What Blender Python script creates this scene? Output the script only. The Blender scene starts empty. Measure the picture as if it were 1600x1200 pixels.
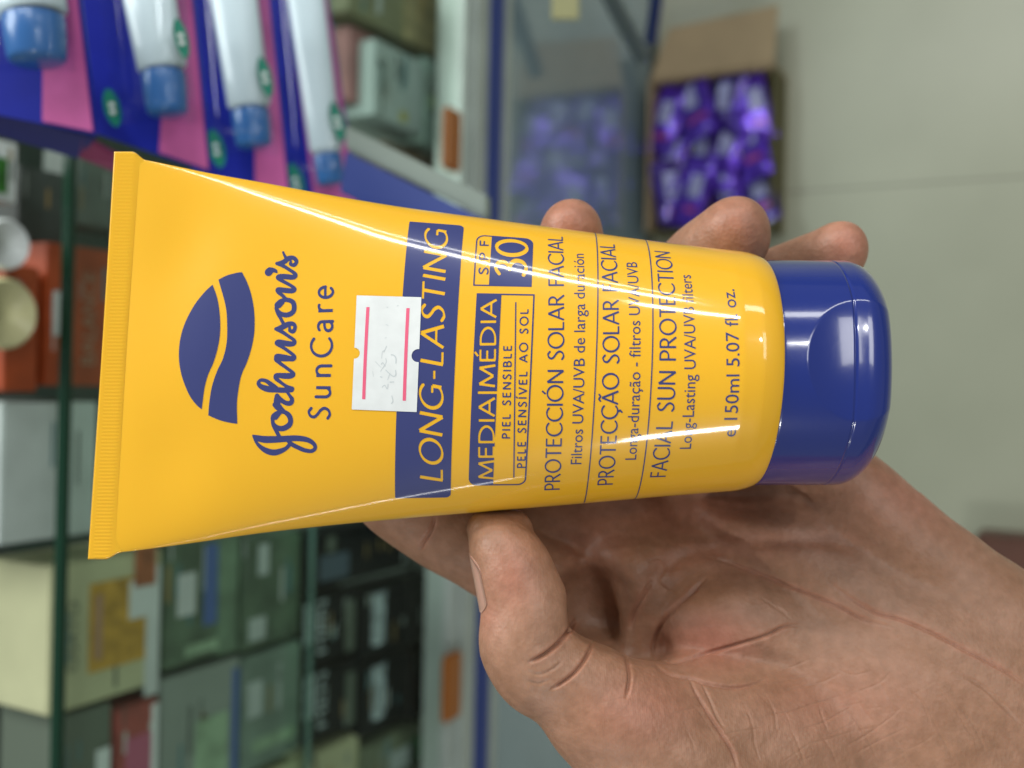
import bpy, bmesh, math, random
import numpy as np
from mathutils import Vector, Matrix
random.seed(7)
rng = np.random.default_rng(5)
SC = bpy.context.scene
COL = SC.collection

# ------------------------------------------------------------------ camera
F = 1600.0                       # focal length in photograph pixels
PITCH, ROLL = math.radians(62), math.radians(1.3)
CAM = Vector((0, 0, 1.15))
FW = Vector((0, math.cos(PITCH), -math.sin(PITCH)))
_U = Vector((0, math.sin(PITCH), math.cos(PITCH)))
_X = Vector((1, 0, 0))
UP = _U * math.cos(ROLL) - _X * math.sin(ROLL)      # appears to the left of the turned picture
XR = _X * math.cos(ROLL) + _U * math.sin(ROLL)      # appears at the top of the turned picture
cd = bpy.data.cameras.new('camera')
cam = bpy.data.objects.new('camera', cd)
COL.objects.link(cam)
R3 = Matrix((-UP, XR, -FW)).transposed()
cam.matrix_world = Matrix.Translation(CAM) @ R3.to_4x4()
cd.sensor_width = 36
cd.lens = 36
cd.clip_start = 0.01
cd.clip_end = 60
cd.dof.use_dof = True
cd.dof.focus_distance = 0.199
cd.dof.aperture_fstop = 10.5
cd.dof.aperture_blades = 6
SC.camera = cam
DT = 0.213                       # distance to the axis of the tube
MT = Matrix.Translation(CAM + FW * DT) @ R3.to_4x4()   # pose of the held tube and hand

# ------------------------------------------------------------------ world, lamps, exposure
wd = bpy.data.worlds.new("World")
SC.world = wd
wd.use_nodes = True
wd.node_tree.nodes['Background'].inputs[0].default_value = (0.84, 0.87, 0.83, 1)
wd.node_tree.nodes['Background'].inputs[1].default_value = 0.30
SC.view_settings.view_transform = 'Standard'
SC.view_settings.look = 'None'
SC.view_settings.exposure = 0.06
SC.view_settings.gamma = 1
SC.cycles.use_denoising = True
SC.cycles.max_bounces = 8
SC.cycles.transparent_max_bounces = 16

def lamp(name, loc, target, sx, sy, power, col=(1, 1, 1), along=None, spread=180):
    l = bpy.data.lights.new(name, 'AREA')
    l.shape = 'RECTANGLE'
    l.size, l.size_y = sx, sy
    l.energy = power
    l.color = col
    l.spread = math.radians(spread)
    o = bpy.data.objects.new(name, l)
    COL.objects.link(o)
    z = (Vector(loc) - Vector(target)).normalized()
    a = Vector(along) if along else Vector((0, 0, 1))
    y = (a - z * a.dot(z)).normalized()
    x = y.cross(z)
    o.matrix_world = Matrix.Translation(loc) @ Matrix((x, y, z)).transposed().to_4x4()
    return o

def LP(u, v, w):                 # mm in the held pose -> world
    return MT @ Vector((u / 1000, v / 1000, w / 1000))
TGT = LP(0, 0, 0)
AX = LP(1000, 0, 0) - LP(0, 0, 0)
COOL = (1.0, 1.0, 0.96)
lamp('ceiling_panel', LP(-1500, 800, 420), LP(0, 0, -200), 0.9, 0.9, 29, COOL)
lamp('tube_light_upper', LP(-330, 960, 640), TGT, 0.036, 0.70, 3.9, COOL, AX)
lamp('tube_light_upper_thin', LP(-430, 1010, 560), TGT, 0.014, 1.0, 1.5, COOL, AX)
lamp('tube_light_upper_end', LP(-20, 900, 830), TGT, 0.04, 0.16, 1.3, COOL, AX)
lamp('tube_light_lower', LP(40, -880, 720), TGT, 0.062, 0.30, 3.4, COOL, AX)
lamp('tube_light_lower_thin', LP(-330, -1080, 360), TGT, 0.012, 0.42, 0.45, COOL, AX)
lamp('spot_bulb', LP(260, 330, 620), LP(50, 0, 20), 0.022, 0.022, 0.4, COOL)
lamp('cap_reflection_soft', LP(420, 300, 700), LP(50, 0, 0), 0.34, 0.18, 1.1, COOL, AX)  # area lamp added for the broad soft reflection on the cap, not a window
lamp('cap_reflection_side', LP(430, 840, 520), LP(50, 0, 0), 0.10, 0.30, 0.9, COOL, AX)  # second added lamp, mirrored at the upper left of the cap; no window there

# ------------------------------------------------------------------ helpers
def mat(name, col, rough=0.5, metal=0.0, coat=0.0, spec=0.5, trans=0.0, sss=0.0, noise=None, bump=None):
    m = bpy.data.materials.new(name)
    m.use_nodes = True
    nt = m.node_tree
    b = nt.nodes['Principled BSDF']
    b.inputs['Base Color'].default_value = (*col, 1)
    b.inputs['Roughness'].default_value = rough
    b.inputs['Metallic'].default_value = metal
    b.inputs['Coat Weight'].default_value = coat
    b.inputs['Specular IOR Level'].default_value = spec
    b.inputs['Transmission Weight'].default_value = trans
    if sss:
        b.inputs['Subsurface Weight'].default_value = sss
        b.inputs['Subsurface Radius'].default_value = (1, .5, .3)
        b.inputs['Subsurface Scale'].default_value = 0.002
    tc = nt.nodes.new('ShaderNodeTexCoord')
    if noise:                    # (scale, amount): gentle variation of the surface's own colour
        n = nt.nodes.new('ShaderNodeTexNoise')
        n.inputs['Scale'].default_value = noise[0]
        n.inputs['Detail'].default_value = 5
        nt.links.new(tc.outputs['Object'], n.inputs['Vector'])
        r = nt.nodes.new('ShaderNodeValToRGB')
        a = noise[1]
        r.color_ramp.elements[0].position = .3
        r.color_ramp.elements[1].position = .7
        r.color_ramp.elements[0].color = (*[c * (1 - a) for c in col], 1)
        r.color_ramp.elements[1].color = (*[min(1, c * (1 + a)) for c in col], 1)
        nt.links.new(n.outputs[0], r.inputs[0])
        nt.links.new(r.outputs[0], b.inputs['Base Color'])
    if bump:
        n2 = nt.nodes.new('ShaderNodeTexNoise')
        n2.inputs['Scale'].default_value = bump[0]
        n2.inputs['Detail'].default_value = 4
        nt.links.new(tc.outputs['Object'], n2.inputs['Vector'])
        bp = nt.nodes.new('ShaderNodeBump')
        bp.inputs['Strength'].default_value = bump[1]
        bp.inputs['Distance'].default_value = bump[2]
        nt.links.new(n2.outputs[0], bp.inputs['Height'])
        nt.links.new(bp.outputs[0], b.inputs['Normal'])
    return m

def mesh_obj(name, V, Fc, m, parent=None, smooth=False, normals=None):
    me = bpy.data.meshes.new(name)
    me.from_pydata([tuple(map(float, v)) for v in V], [], [tuple(map(int, f)) for f in Fc])
    me.materials.append(m)
    me.update()
    if smooth:
        me.polygons.foreach_set('use_smooth', [True] * len(me.polygons))
    if normals is not None:
        me.normals_split_custom_set_from_vertices([tuple(map(float, n)) for n in normals])
    o = bpy.data.objects.new(name, me)
    COL.objects.link(o)
    if parent:
        o.parent = parent
    return o

def tag(o, label=None, cat=None, group=None, kind=None):
    if label: o['label'] = label
    if cat: o['category'] = cat
    if group: o['group'] = group
    if kind: o['kind'] = kind
    return o

def empty(name, loc=(0, 0, 0), label=None, cat=None, group=None, M=None):
    o = bpy.data.objects.new(name, None)
    COL.objects.link(o)
    o.empty_display_size = .02
    if M is not None: o.matrix_world = M
    else: o.location = loc
    return tag(o, label, cat, group)

def ray(px, py):
    return FW - UP * ((px - 800) / F) + XR * ((600 - py) / F)
def W(px, py, d):
    return CAM + ray(px, py) * d
def onY(px, py, Y):
    r = ray(px, py); return CAM + r * ((Y - CAM.y) / r.y)
def onZ(px, py, Z):
    r = ray(px, py); return CAM + r * ((Z - CAM.z) / r.z)

def hexa(bottom4, top4, bevel=0.0):
    """closed six-sided solid as (V,F); optional bevel"""
    bm = bmesh.new()
    vs = [bm.verts.new(v) for v in list(bottom4) + list(top4)]
    for f in ((3, 2, 1, 0), (4, 5, 6, 7), (0, 1, 5, 4), (1, 2, 6, 5), (2, 3, 7, 6), (3, 0, 4, 7)):
        bm.faces.new([vs[i] for i in f])
    bmesh.ops.recalc_face_normals(bm, faces=bm.faces)
    if bevel:
        bmesh.ops.bevel(bm, geom=bm.edges[:], offset=bevel, segments=2, affect='EDGES', clamp_overlap=True)
    bm.verts.ensure_lookup_table()
    V = [v.co.copy() for v in bm.verts]
    bm.verts.index_update()
    Fc = [[v.index for v in f.verts] for f in bm.faces]
    bm.free()
    return V, Fc

def org(p):
    v = Vector()
    while p: v += p.location; p = p.parent
    return v
def box(name, lo, hi, m, parent=None, bevel=0.0008):
    b = [(lo[0], lo[1], lo[2]), (hi[0], lo[1], lo[2]), (hi[0], hi[1], lo[2]), (lo[0], hi[1], lo[2])]
    t = [(x, y, hi[2]) for x, y, _ in b]
    V, Fc = hexa([Vector(p) for p in b], [Vector(p) for p in t], bevel)
    V = [v - org(parent) for v in V]
    return mesh_obj(name, V, Fc, m, parent)

def slab(name, q, thick, m, parent=None, bevel=0.0006):
    """solid whose front is the quad q (world points); thickness goes away from the camera"""
    q = [Vector(p) for p in q]
    n = (q[1] - q[0]).cross(q[3] - q[0]).normalized()
    c = sum(q, Vector()) / 4
    if n.dot(c - CAM) < 0: n = -n
    V, Fc = hexa(q, [p + n * thick for p in q], bevel)
    V = [v - org(parent) for v in V]
    return mesh_obj(name, V, Fc, m, parent)

def pq(px0, py0, px1, py1, d):   # rectangle of the picture carried to distance d
    return [W(px0, py0, d), W(px1, py0, d), W(px1, py1, d), W(px0, py1, d)]

def frontbox(pl, pr, pt, pb, Y, dep):
    """upright box whose front lies in the plane y=Y: returns lo, hi"""
    mx, my = (pl + pr) / 2, (pt + pb) / 2
    return ((onY(mx, pb, Y).x, Y, onY(pr, my, Y).z), (onY(mx, pt, Y).x, Y + dep, onY(pl, my, Y).z))

def font_mesh(txt):
    cu = bpy.data.curves.new('t', 'FONT')
    cu.body = txt
    cu.resolution_u = 3
    ob = bpy.data.objects.new('t', cu)
    COL.objects.link(ob)
    dg = bpy.context.evaluated_depsgraph_get()
    me = ob.evaluated_get(dg).to_mesh()
    V = np.array([v.co[:2] for v in me.vertices])
    Fc = [tuple(p.vertices) for p in me.polygons]
    ob.evaluated_get(dg).to_mesh_clear()
    bpy.data.objects.remove(ob)
    bpy.data.curves.remove(cu)
    return V, Fc

def text_on(name, txt, o, ex, ey, m, parent):
    """raised print: text from world point o, baseline vector ex (full length), letter height vector ey"""
    V, Fc = font_mesh(txt)
    V = V - V.min(0)
    V = V / V.max(0)
    P = [Vector(o) + Vector(ex) * float(a) + Vector(ey) * float(b) - (parent.location if parent else Vector()) for a, b in V]
    return mesh_obj(name, P, Fc, m, parent)
# ------------------------------------------------------------------ floor and cabinet
Y0 = 0.43
def floor_mat():
    m = mat('floor_tile', (0.30, 0.32, 0.25), 0.32)
    nt = m.node_tree; b = nt.nodes['Principled BSDF']
    geo = nt.nodes.new('ShaderNodeNewGeometry')
    sep = nt.nodes.new('ShaderNodeSeparateXYZ')
    nt.links.new(geo.outputs['Position'], sep.inputs[0])
    def line(out, off, per, w):
        a = nt.nodes.new('ShaderNodeMath'); a.operation = 'ADD'; a.inputs[1].default_value = -off + per * 50
        nt.links.new(out, a.inputs[0])
        p = nt.nodes.new('ShaderNodeMath'); p.operation = 'PINGPONG'; p.inputs[1].default_value = per / 2
        nt.links.new(a.outputs[0], p.inputs[0])
        l = nt.nodes.new('ShaderNodeMath'); l.operation = 'LESS_THAN'; l.inputs[1].default_value = w
        nt.links.new(p.outputs[0], l.inputs[0])
        return l.outputs[0]
    x0 = onZ(1400, 289, 0).x
    l1 = line(sep.outputs['X'], x0, .60, .0012)
    l2 = line(sep.outputs['Y'], Y0 + .05, .60, .0012)
    mx = nt.nodes.new('ShaderNodeMath'); mx.operation = 'MAXIMUM'
    nt.links.new(l1, mx.inputs[0]); nt.links.new(l2, mx.inputs[1])
    n = nt.nodes.new('ShaderNodeTexNoise'); n.inputs['Scale'].default_value = 5; n.inputs['Detail'].default_value = 6
    nt.links.new(geo.outputs['Position'], n.inputs['Vector'])
    r = nt.nodes.new('ShaderNodeValToRGB')
    r.color_ramp.elements[0].color = (.34, .355, .27, 1); r.color_ramp.elements[1].color = (.41, .425, .33, 1)
    r.color_ramp.elements[0].position = .3; r.color_ramp.elements[1].position = .75
    nt.links.new(n.outputs[0], r.inputs[0])
    mix = nt.nodes.new('ShaderNodeMix'); mix.data_type = 'RGBA'
    nt.links.new(mx.outputs[0], mix.inputs['Factor'])
    nt.links.new(r.outputs[0], mix.inputs['A'])
    mix.inputs['B'].default_value = (.22, .22, .17, 1)
    nt.links.new(mix.outputs['Result'], b.inputs['Base Color'])
    return m
tag(mesh_obj('floor', [(-4, -4, 0), (4, -4, 0), (4, 4, 0), (-4, 4, 0)], [(0, 1, 2, 3)], floor_mat()), kind='structure')

def glassy(name, tint, refl, rough=0.03):
    m = bpy.data.materials.new(name); m.use_nodes = True
    nt = m.node_tree; nt.nodes.clear()
    out = nt.nodes.new('ShaderNodeOutputMaterial')
    t = nt.nodes.new('ShaderNodeBsdfTransparent'); t.inputs[0].default_value = (*tint, 1)
    g = nt.nodes.new('ShaderNodeBsdfGlossy'); g.inputs['Roughness'].default_value = rough
    x = nt.nodes.new('ShaderNodeMixShader'); x.inputs[0].default_value = refl
    nt.links.new(t.outputs[0], x.inputs[1]); nt.links.new(g.outputs[0], x.inputs[2])
    nt.links.new(x.outputs[0], out.inputs[0])
    return m
M_glass = glassy('clear_glass', (.93, .97, .95), .018)
M_blister = glassy('clear_plastic', (.86, .90, .93), .05, .12)
M_edge = mat('glass_edge', (0.004, 0.03, 0.016), .2)
M_teal = mat('glass_edge_teal', (0.10, 0.20, 0.17), .2)
M_alu = mat('aluminium', (.46, .52, .50), .42, .35, noise=(30, .08))
M_rblue = mat('blue_trim', (.025, .05, .24), .45)
M_wood = mat('cabinet_inner', (.05, .065, .055), .6, noise=(12, .25))
M_grey = mat('grey_board', (.22, .27, .24), .5, noise=(14, .15))

def zat(px, Y=Y0, py=600): return onY(px, py, Y).z
XL, XH = -.9, .9
cab = empty('display_cabinet', (0, Y0, 0), 'glass fronted shop display cabinet with aluminium and blue rail, filled with boxed goods', 'display cabinet')
box('front_pane', (XL, Y0, zat(700)), (XH, Y0 + .004, zat(113)), M_glass, cab, .0)
box('pane_edge', (XL, Y0 - .001, zat(113) + .0002), (XH, Y0 + .006, zat(102)), M_edge, cab, .0008)
box('rail', (XL, Y0 - .006, zat(744)), (XH, Y0 + .02, zat(703)), M_alu, cab, .0015)
box('rail', (XL, Y0 - .010, zat(726)), (XH, Y0 - .0065, zat(716)), M_alu, cab, .0008)
box('blue_strip', (XL, Y0 - .008, zat(764)), (XH, Y0 + .02, zat(745)), M_rblue, cab, .001)
box('rail', (XL, Y0 - .006, zat(779)), (XH, Y0 + .02, zat(765)), M_alu, cab, .0015)
# lower panel: tinted glass over a pale blue sheet
mp = mat('panel_glass', (.31, .43, .50), .11, .35, coat=1.0, noise=(5, .12))
mp.node_tree.nodes['Principled BSDF'].inputs['Coat Roughness'].default_value = .08
mp.node_tree.nodes['Principled BSDF'].inputs['Specular IOR Level'].default_value = 1.0
box('lower_panel', (XL, Y0, .012), (XH, Y0 + .02, zat(779) - .0005), mp, cab, .0005)
box('plinth', (XL, Y0 - .004, .0005), (XH, Y0 + .02, .0115), mat('plinth_dark', (.06, .07, .05), .5), cab, .0005)
box('back_board', (XL, Y0 + .32, .02), (XH, Y0 + .34, 1.05), M_wood, cab)
box('bottom_board', (XL, Y0 + .021, zat(697, Y0 + .035) - .02), (XH, Y0 + .319, zat(697, Y0 + .035) - .001), M_grey, cab)
zA, zB = zat(256, Y0 + .02), zat(474, Y0 + .02)
for z in (zB,):
    s = box('shelf', (XL, Y0 + .012, z - .004), (XH, Y0 + .318, z), M_glass, cab, .0)
    box('front_edge', (XL, Y0 + .009, z - .0025), (XH, Y0 + .0117, z - .0004), M_teal, s, .0)
box('side_board', (XH + .001, Y0, .0), (XH + .02, Y0 + .34, 1.05), M_grey, cab)
box('side_board', (XL - .02, Y0, .0), (XL - .001, Y0 + .34, 1.05), M_grey, cab)

# orange clips on the rail
M_or = mat('orange_plastic', (.34, .11, .015), .35)
for (a, b, c, d), lab in (((697, 723, 168, 268), 'orange clip on the cabinet rail beside the pink and white cartons'),
                          ((697, 723, 1020, 1126), 'orange clip on the cabinet rail below the black boxes')):
    lo, hi = frontbox(a, b, c, d, Y0 - .014, .0055)
    tag(box('rail_clip', (lo[0], lo[1], lo[2]), hi, M_or, None, .0025), lab, 'clip', 'orange clips on the rail')

# ------------------------------------------------------------------ goods inside the cabinet
def dist(px, py, Y): return (onY(px, py, Y) - CAM).length
def carton(pl, pr, pt, pb, m, label, dep=.05, Y=Y0 + .03, name='carton', cat='box', group=None):
    lo, hi = frontbox(pl, pr, pt, pb, Y, dep)
    c = empty(name, ((lo[0] + hi[0]) / 2, (lo[1] + hi[1]) / 2, lo[2]), label, cat, group)
    box('body', lo, hi, m, c, .0008)
    c['face'] = Y
    if name not in ('yellow_tag',):
        for q in range(rng.integers(4, 9)):      # rows of fine print
            a = rng.uniform(pl + 3, max(pl + 4, pr - 8)); y_ = rng.uniform(pt + 4, pt + (pb - pt) * .55); l_ = rng.uniform(.12, .4) * (pb - pt)
            patch(c, 'fine_print', a, a + rng.uniform(1.5, 5), y_, y_ + l_, PRINTS[rng.integers(len(PRINTS))], .5)
    return c
def patch(par, name, pl, pr, pt, pb, m, k=1):
    Y = par['face'] - .0006 * k
    lo, hi = frontbox(pl, pr, pt, pb, Y, .0005)
    return box(name, lo, hi, m, par, 0)
def lettering(par, txt, pl, pr, pt, pb, m, k=2, name='lettering'):
    Y = par['face'] - .0006 * k - .0003
    lo, hi = frontbox(pl, pr, pt, pb, Y, .0)
    # text reads upwards in the turned picture: baseline along +x, letter tops towards +z
    return text_on(name, txt, (lo[0], Y, lo[2]), (hi[0] - lo[0], 0, 0), (0, 0, hi[2] - lo[2]), m, par)

PRINTS = [mat('print_grey', (.20, .24, .22), .5), mat('print_dark', (.05, .07, .06), .5), mat('print_pale', (.40, .46, .44), .5), mat('print_ochre', (.28, .20, .07), .5), mat('print_teal', (.07, .18, .20), .5)]
M_orange = mat('orange_card', (.32, .055, .012), .5, noise=(40, .25))
M_ltr = mat('pale_print', (.33, .20, .13), .5)
M_pale = mat('pale_card', (.42, .50, .48), .5, noise=(18, .2))
M_pw = mat('pearl_card', (.50, .56, .55), .45, noise=(20, .12))
M_cream = mat('cream_card', (.42, .44, .27), .5, noise=(25, .1))
M_gold = mat('ochre_print', (.40, .24, .035), .5, noise=(120, .35))
M_green = mat('green_card', (.075, .125, .08), .45, noise=(40, .5))
M_greenl = mat('pale_green_card', (.25, .38, .25), .45, noise=(50, .35))
M_bluep = mat('blue_print', (.06, .12, .33), .45)
M_black = mat('black_card', (.006, .008, .009), .5, spec=.15, noise=(60, .4))
M_silver = mat('silver_print', (.42, .52, .54), .4, .1, noise=(160, .5))
M_dk = mat('dark_grey_print', (.10, .13, .10), .5)
M_red = mat('red_card', (.26, .06, .05), .5, noise=(50, .3))
M_pink = mat('pink_print', (.38, .10, .17), .5)
M_wht = mat('white_card', (.62, .68, .68), .4, noise=(30, .08))
M_rose = mat('rose_card', (.36, .16, .16), .5, noise=(30, .2))

ob = carton(72, 215, 388, 603, M_orange, 'orange carton with pale upright lettering, nearer the yellow tube', name='orange_carton', group='orange cartons')
patch(ob, 'sticker', 83, 102, 455, 525, M_pw)
lettering(ob, 'BALANCE', 128, 150, 425, 570, M_ltr)
ob = carton(8, 60, 415, 612, M_orange, 'orange carton behind the two round lids at the left edge', name='orange_carton', group='orange cartons')
ob = carton(2, 150, 628, 842, M_pale, 'pale grey green blank carton between orange and cream cartons', .06, name='pale_carton')
ob = carton(78, 250, 872, 1092, M_cream, 'large cream carton with ochre window print', .05, name='cream_carton')
patch(ob, 'window_print', 140, 228, 905, 1040, M_gold)
patch(ob, 'light_panel', 228, 249, 885, 1085, M_pw, 1)
patch(ob, 'sticker', 203, 233, 905, 965, M_pw, 2)
patch(ob, 'figure_print', 212, 244, 850, 915, mat('brown_print', (.30, .10, .04), .5, noise=(90, .4)), 3)
patch(ob, 'print_band', 150, 160, 930, 1030, M_ltr, 2)
lettering(ob, 'OSATO', 106, 122, 940, 1050, M_dk)
ob = carton(258, 372, 838, 1030, M_green, 'dark green carton with blue stripe and white sticker', .04, name='green_carton')
patch(ob, 'stripe', 320, 340, 850, 975, M_bluep); patch(ob, 'sticker', 278, 306, 896, 962, M_pw)
patch(ob, 'light_panel', 341, 371, 845, 1020, mat('sage_print', (.12, .20, .13), .5, noise=(60, .4)))
patch(ob, 'bright_panel', 290, 340, 1003, 1020, M_greenl, 2)
ob = carton(378, 468, 838, 1005, M_green, 'dark green carton with small white mark beside the glass shelf edge', .04, name='green_carton')
patch(ob, 'sticker', 405, 420, 850, 898, M_pale); patch(ob, 'sticker', 390, 415, 965, 1000, M_pale)
ob = carton(252, 372, 1045, 1290, M_grey, 'grey carton with blue edge below the green striped carton', .04, name='grey_carton')
patch(ob, 'stripe', 362, 371, 1045, 1290, M_bluep); patch(ob, 'light_panel', 305, 355, 1120, 1270, M_greenl)
ob = carton(378, 468, 1015, 1190, mat('sage_card', (.15, .22, .18), .5, noise=(40, .3)), 'grey green carton left of the black boxes', .04, name='sage_carton')
patch(ob, 'sticker', 388, 410, 1065, 1120, M_pale); patch(ob, 'bright_panel', 395, 460, 1145, 1165, M_greenl)
ob = carton(180, 246, 1100, 1330, M_red, 'dusty red carton with pale edge at the lower left', .05, name='red_carton')
patch(ob, 'light_panel', 236, 245, 1100, 1330, M_wht); patch(ob, 'pink_panel', 196, 235, 1150, 1320, M_pink)
ob = carton(95, 172, 1110, 1340, M_dk, 'dark green carton at the bottom edge below the cream carton', .05, name='dark_carton')
patch(ob, 'sticker', 150, 171, 1170, 1300, M_pw)
ob = carton(385, 465, 1205, 1330, M_cream, 'cream carton at the bottom edge under the grey green carton', .04, name='cream_carton')

# black boxes in two rows, nearer row left; each a thing
for i, (pt, pb) in enumerate(((930, 1030), (1043, 1146))):
    w = ('upper', 'lower')[i]
    b = carton(478, 562, pt, pb, M_black, f'{w} one of the two black boxes with silver print beside the shelf edge', .035, Y0 + .045, 'black_box', 'box', 'black boxes with silver print')
    patch(b, 'silver_label', 472 + 4, 492, pt + 14, pb - 22, M_silver); lettering(b, 'MEN', 497, 510, pt + 8, pb - 10, M_silver, 1)
    patch(b, 'silver_label', 541, 554, pt + 8, pb - 14, M_dk)
    b = carton(566, 640, pt - 12, pb - 12, M_black, f'{w} one of the two black boxes with bold silver block print next to the rail', .035, Y0 + .04, 'black_box', 'box', 'black boxes with silver print')
    lettering(b, 'CODE', 581, 602, pt - 5, pb - 22, M_silver, 1); patch(b, 'silver_label', 582, 601, pt - 2, pb - 24, M_silver, .5)
    b = carton(644, 694, pt - 30, pb - 34, mat('charcoal_card', (.012, .014, .014), .5, spec=.15, noise=(60, .5)), f'{w} of the two charcoal boxes lying against the cabinet rail', .035, Y0 + .035, 'charcoal_box', 'box', 'charcoal boxes against the rail')
    patch(b, 'silver_label', 665, 680, pt - 12, pb - 50, M_dk)
b = carton(480, 640, 822, 905, M_black, 'long black box with round blue grey mark under the fingertip of the index finger', .03, Y0 + .05, 'black_box', 'box')
patch(b, 'round_mark', 500, 545, 866, 904, mat('steel_blue_print', (.05, .085, .12), .4))
patch(b, 'grey_mark', 512, 524, 838, 862, M_dk, 1)
b = carton(480, 560, 1165, 1230, M_cream, 'small cream box under the lower black box', .03, Y0 + .045, 'cream_box')
b = carton(566, 690, 1140, 1260, mat('olive_card', (.13, .16, .10), .5, noise=(30, .7)), 'mottled olive and green box at the foot of the rail', .03, Y0 + .04, 'olive_box')
patch(b, 'green_print', 640, 675, 1150, 1185, mat('green_print', (.06, .22, .10), .5)); patch(b, 'pale_print', 610, 650, 1168, 1200, M_pale)
# upper goods near the top of the picture
b = carton(546, 602, 52, 168, M_rose, 'rose coloured carton next to the toothpaste packs', .03, Y0 + .05, 'rose_carton', 'box')
b = carton(585, 660, 78, 195, mat('mint_white_card', (.36, .45, .44), .45, noise=(30, .1)), 'white carton with faint grey lettering beside the rose carton', .03, Y0 + .035, 'white_carton')
lettering(b, 'SERUM', 597, 607, 95, 150, M_dk); patch(b, 'yellow_mark', 626, 636, 175, 190, mat('yellow_print', (.35, .34, .04), .5))
b = carton(662, 694, 95, 230, mat('mint_card', (.30, .42, .38), .45, noise=(60, .25)), 'pale mint carton between the white carton and the rail', .03, Y0 + .035, 'mint_carton')
patch(b, 'green_mark', 672, 688, 150, 172, mat('leaf_print', (.25, .36, .18), .5))
b = carton(545, 640, -60, 42, mat('olive_grey_card', (.19, .20, .11), .5, noise=(30, .2)), 'olive grey carton at the top edge above the white carton', .03, Y0 + .04, 'olive_grey_carton')
b = carton(640, 690, -60, 75, mat('tan_card', (.26, .23, .12), .5, noise=(50, .4)), 'tan carton at the top edge above the mint carton', .03, Y0 + .035, 'tan_carton')
b = carton(600, 690, 235, 330, mat('brown_grey_card', (.12, .09, .06), .5, noise=(60, .4)), 'brown grey carton lying low behind the rail above the yellow tube', .03, Y0 + .04, 'brown_carton')
# slanting blue shelf front above the tube
q = [W(540, 236, .44), W(760, 345, .42), W(760, 415, .42), W(530, 300, .44)]
sf = slab('shelf_front', q, .006, M_rblue, cab)

q = [W(540, 196, .445), W(760, 305, .425), W(760, 342, .425), W(540, 233, .445)]
slab('shelf_rail', q, .006, M_grey, cab)

# round jars at the left edge
def jar(px, py, rpx, Y, m, label):
    c = onY(px, py, Y); d = (c - CAM).dot(FW); r = rpx * d / F
    o = empty('jar', tuple(c), label, 'jar', 'round jars at the left edge')
    def lathe(name, prof, mm):
        n = 40; V = []; Fc = []
        for (rr, y) in prof:
            for k in range(n):
                a = 2 * math.pi * k / n
                V.append((rr * math.cos(a), y, rr * math.sin(a)))
        for j in range(len(prof) - 1):
            for k in range(n):
                Fc.append((j * n + k, j * n + (k + 1) % n, (j + 1) * n + (k + 1) % n, (j + 1) * n + k))
        Fc.append(tuple(range(n))); Fc.append(tuple((len(prof) - 1) * n + k for k in range(n)))
        return mesh_obj(name, V, Fc, mm, o, True)
    lathe('lid', [(r * .9, -.012), (r * .98, -.0105), (r, -.008), (r, 0)], m)
    lathe('body', [(r * .92, .0005), (r * .92, .02), (r * .8, .024)], M_pw)
jar(-12, 383, 40, Y0 + .012, M_wht, 'jar with white round lid at the left edge, above the yellow lidded one')
jar(-14, 490, 56, Y0 + .012, mat('cream_lid', (.55, .54, .30), .4), 'jar with pale yellow round lid at the left edge')
b = carton(-50, 27, 215, 312, M_wht, 'white carton with green leaf print at the left edge', .03, Y0 + .03, 'leaf_carton')
patch(b, 'leaf_print', -20, 12, 245, 300, mat('leaf_green', (.03, .16, .02), .5, noise=(120, .6)))
b = carton(30, 100, 265, 380, mat('slate_card', (.05, .065, .06), .5, noise=(40, .3)), 'slate grey carton behind the glass edge under the toothpaste packs', .03, Y0 + .05, 'slate_carton')
b = carton(122, 230, 240, 360, mat('grey_card', (.12, .16, .14), .5, noise=(30, .3)), 'grey carton right of the glass edge under the toothpaste packs', .03, Y0 + .05, 'grey_carton')

# ------------------------------------------------------------------ toothpaste packs
M_blue = mat('royal_card', (.008, .016, .26), .3, noise=(30, .12))
M_mag = mat('magenta_card', (.48, .10, .30), .35, noise=(60, .15))
M_leaf = mat('green_emblem', (.01, .18, .12), .35)
M_cap2 = mat('mid_blue_cap', (.03, .15, .42), .3, coat=.3)
M_tw = mat('white_tube', (.68, .78, .80), .3, coat=.3)
M_tray = mat('tray_blue', (.006, .01, .12), .35)
def lerp(a, b, t): return a + (b - a) * t
PK = [  # d, card corners (top left, top right, bottom right, bottom left), pink left x at top/bottom, cap box, tube top left/right, leaf
    (.36, [(-170, -120), (112, -120), (152, 212), (-150, 150)], (70, 68), (6, 22, 104, 100), (-30, 85), None, 'nearest'),
    (.40, [(100, -110), (292, -110), (330, 272), (140, 205)], (272, 250), (223, 108, 293, 181), (168, 262), (175, 168), 'second'),
    (.45, [(262, -100), (412, -100), (455, 318), (300, 268)], (395, 400), (363, 168, 424, 231), (318, 385), (338, 232), 'third'),
    (.50, [(390, -90), (500, -90), (562, 330), (432, 310)], (440, 492), (490, 238, 537, 290), (440, 490), (462, 285), 'farthest'),
]
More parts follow.
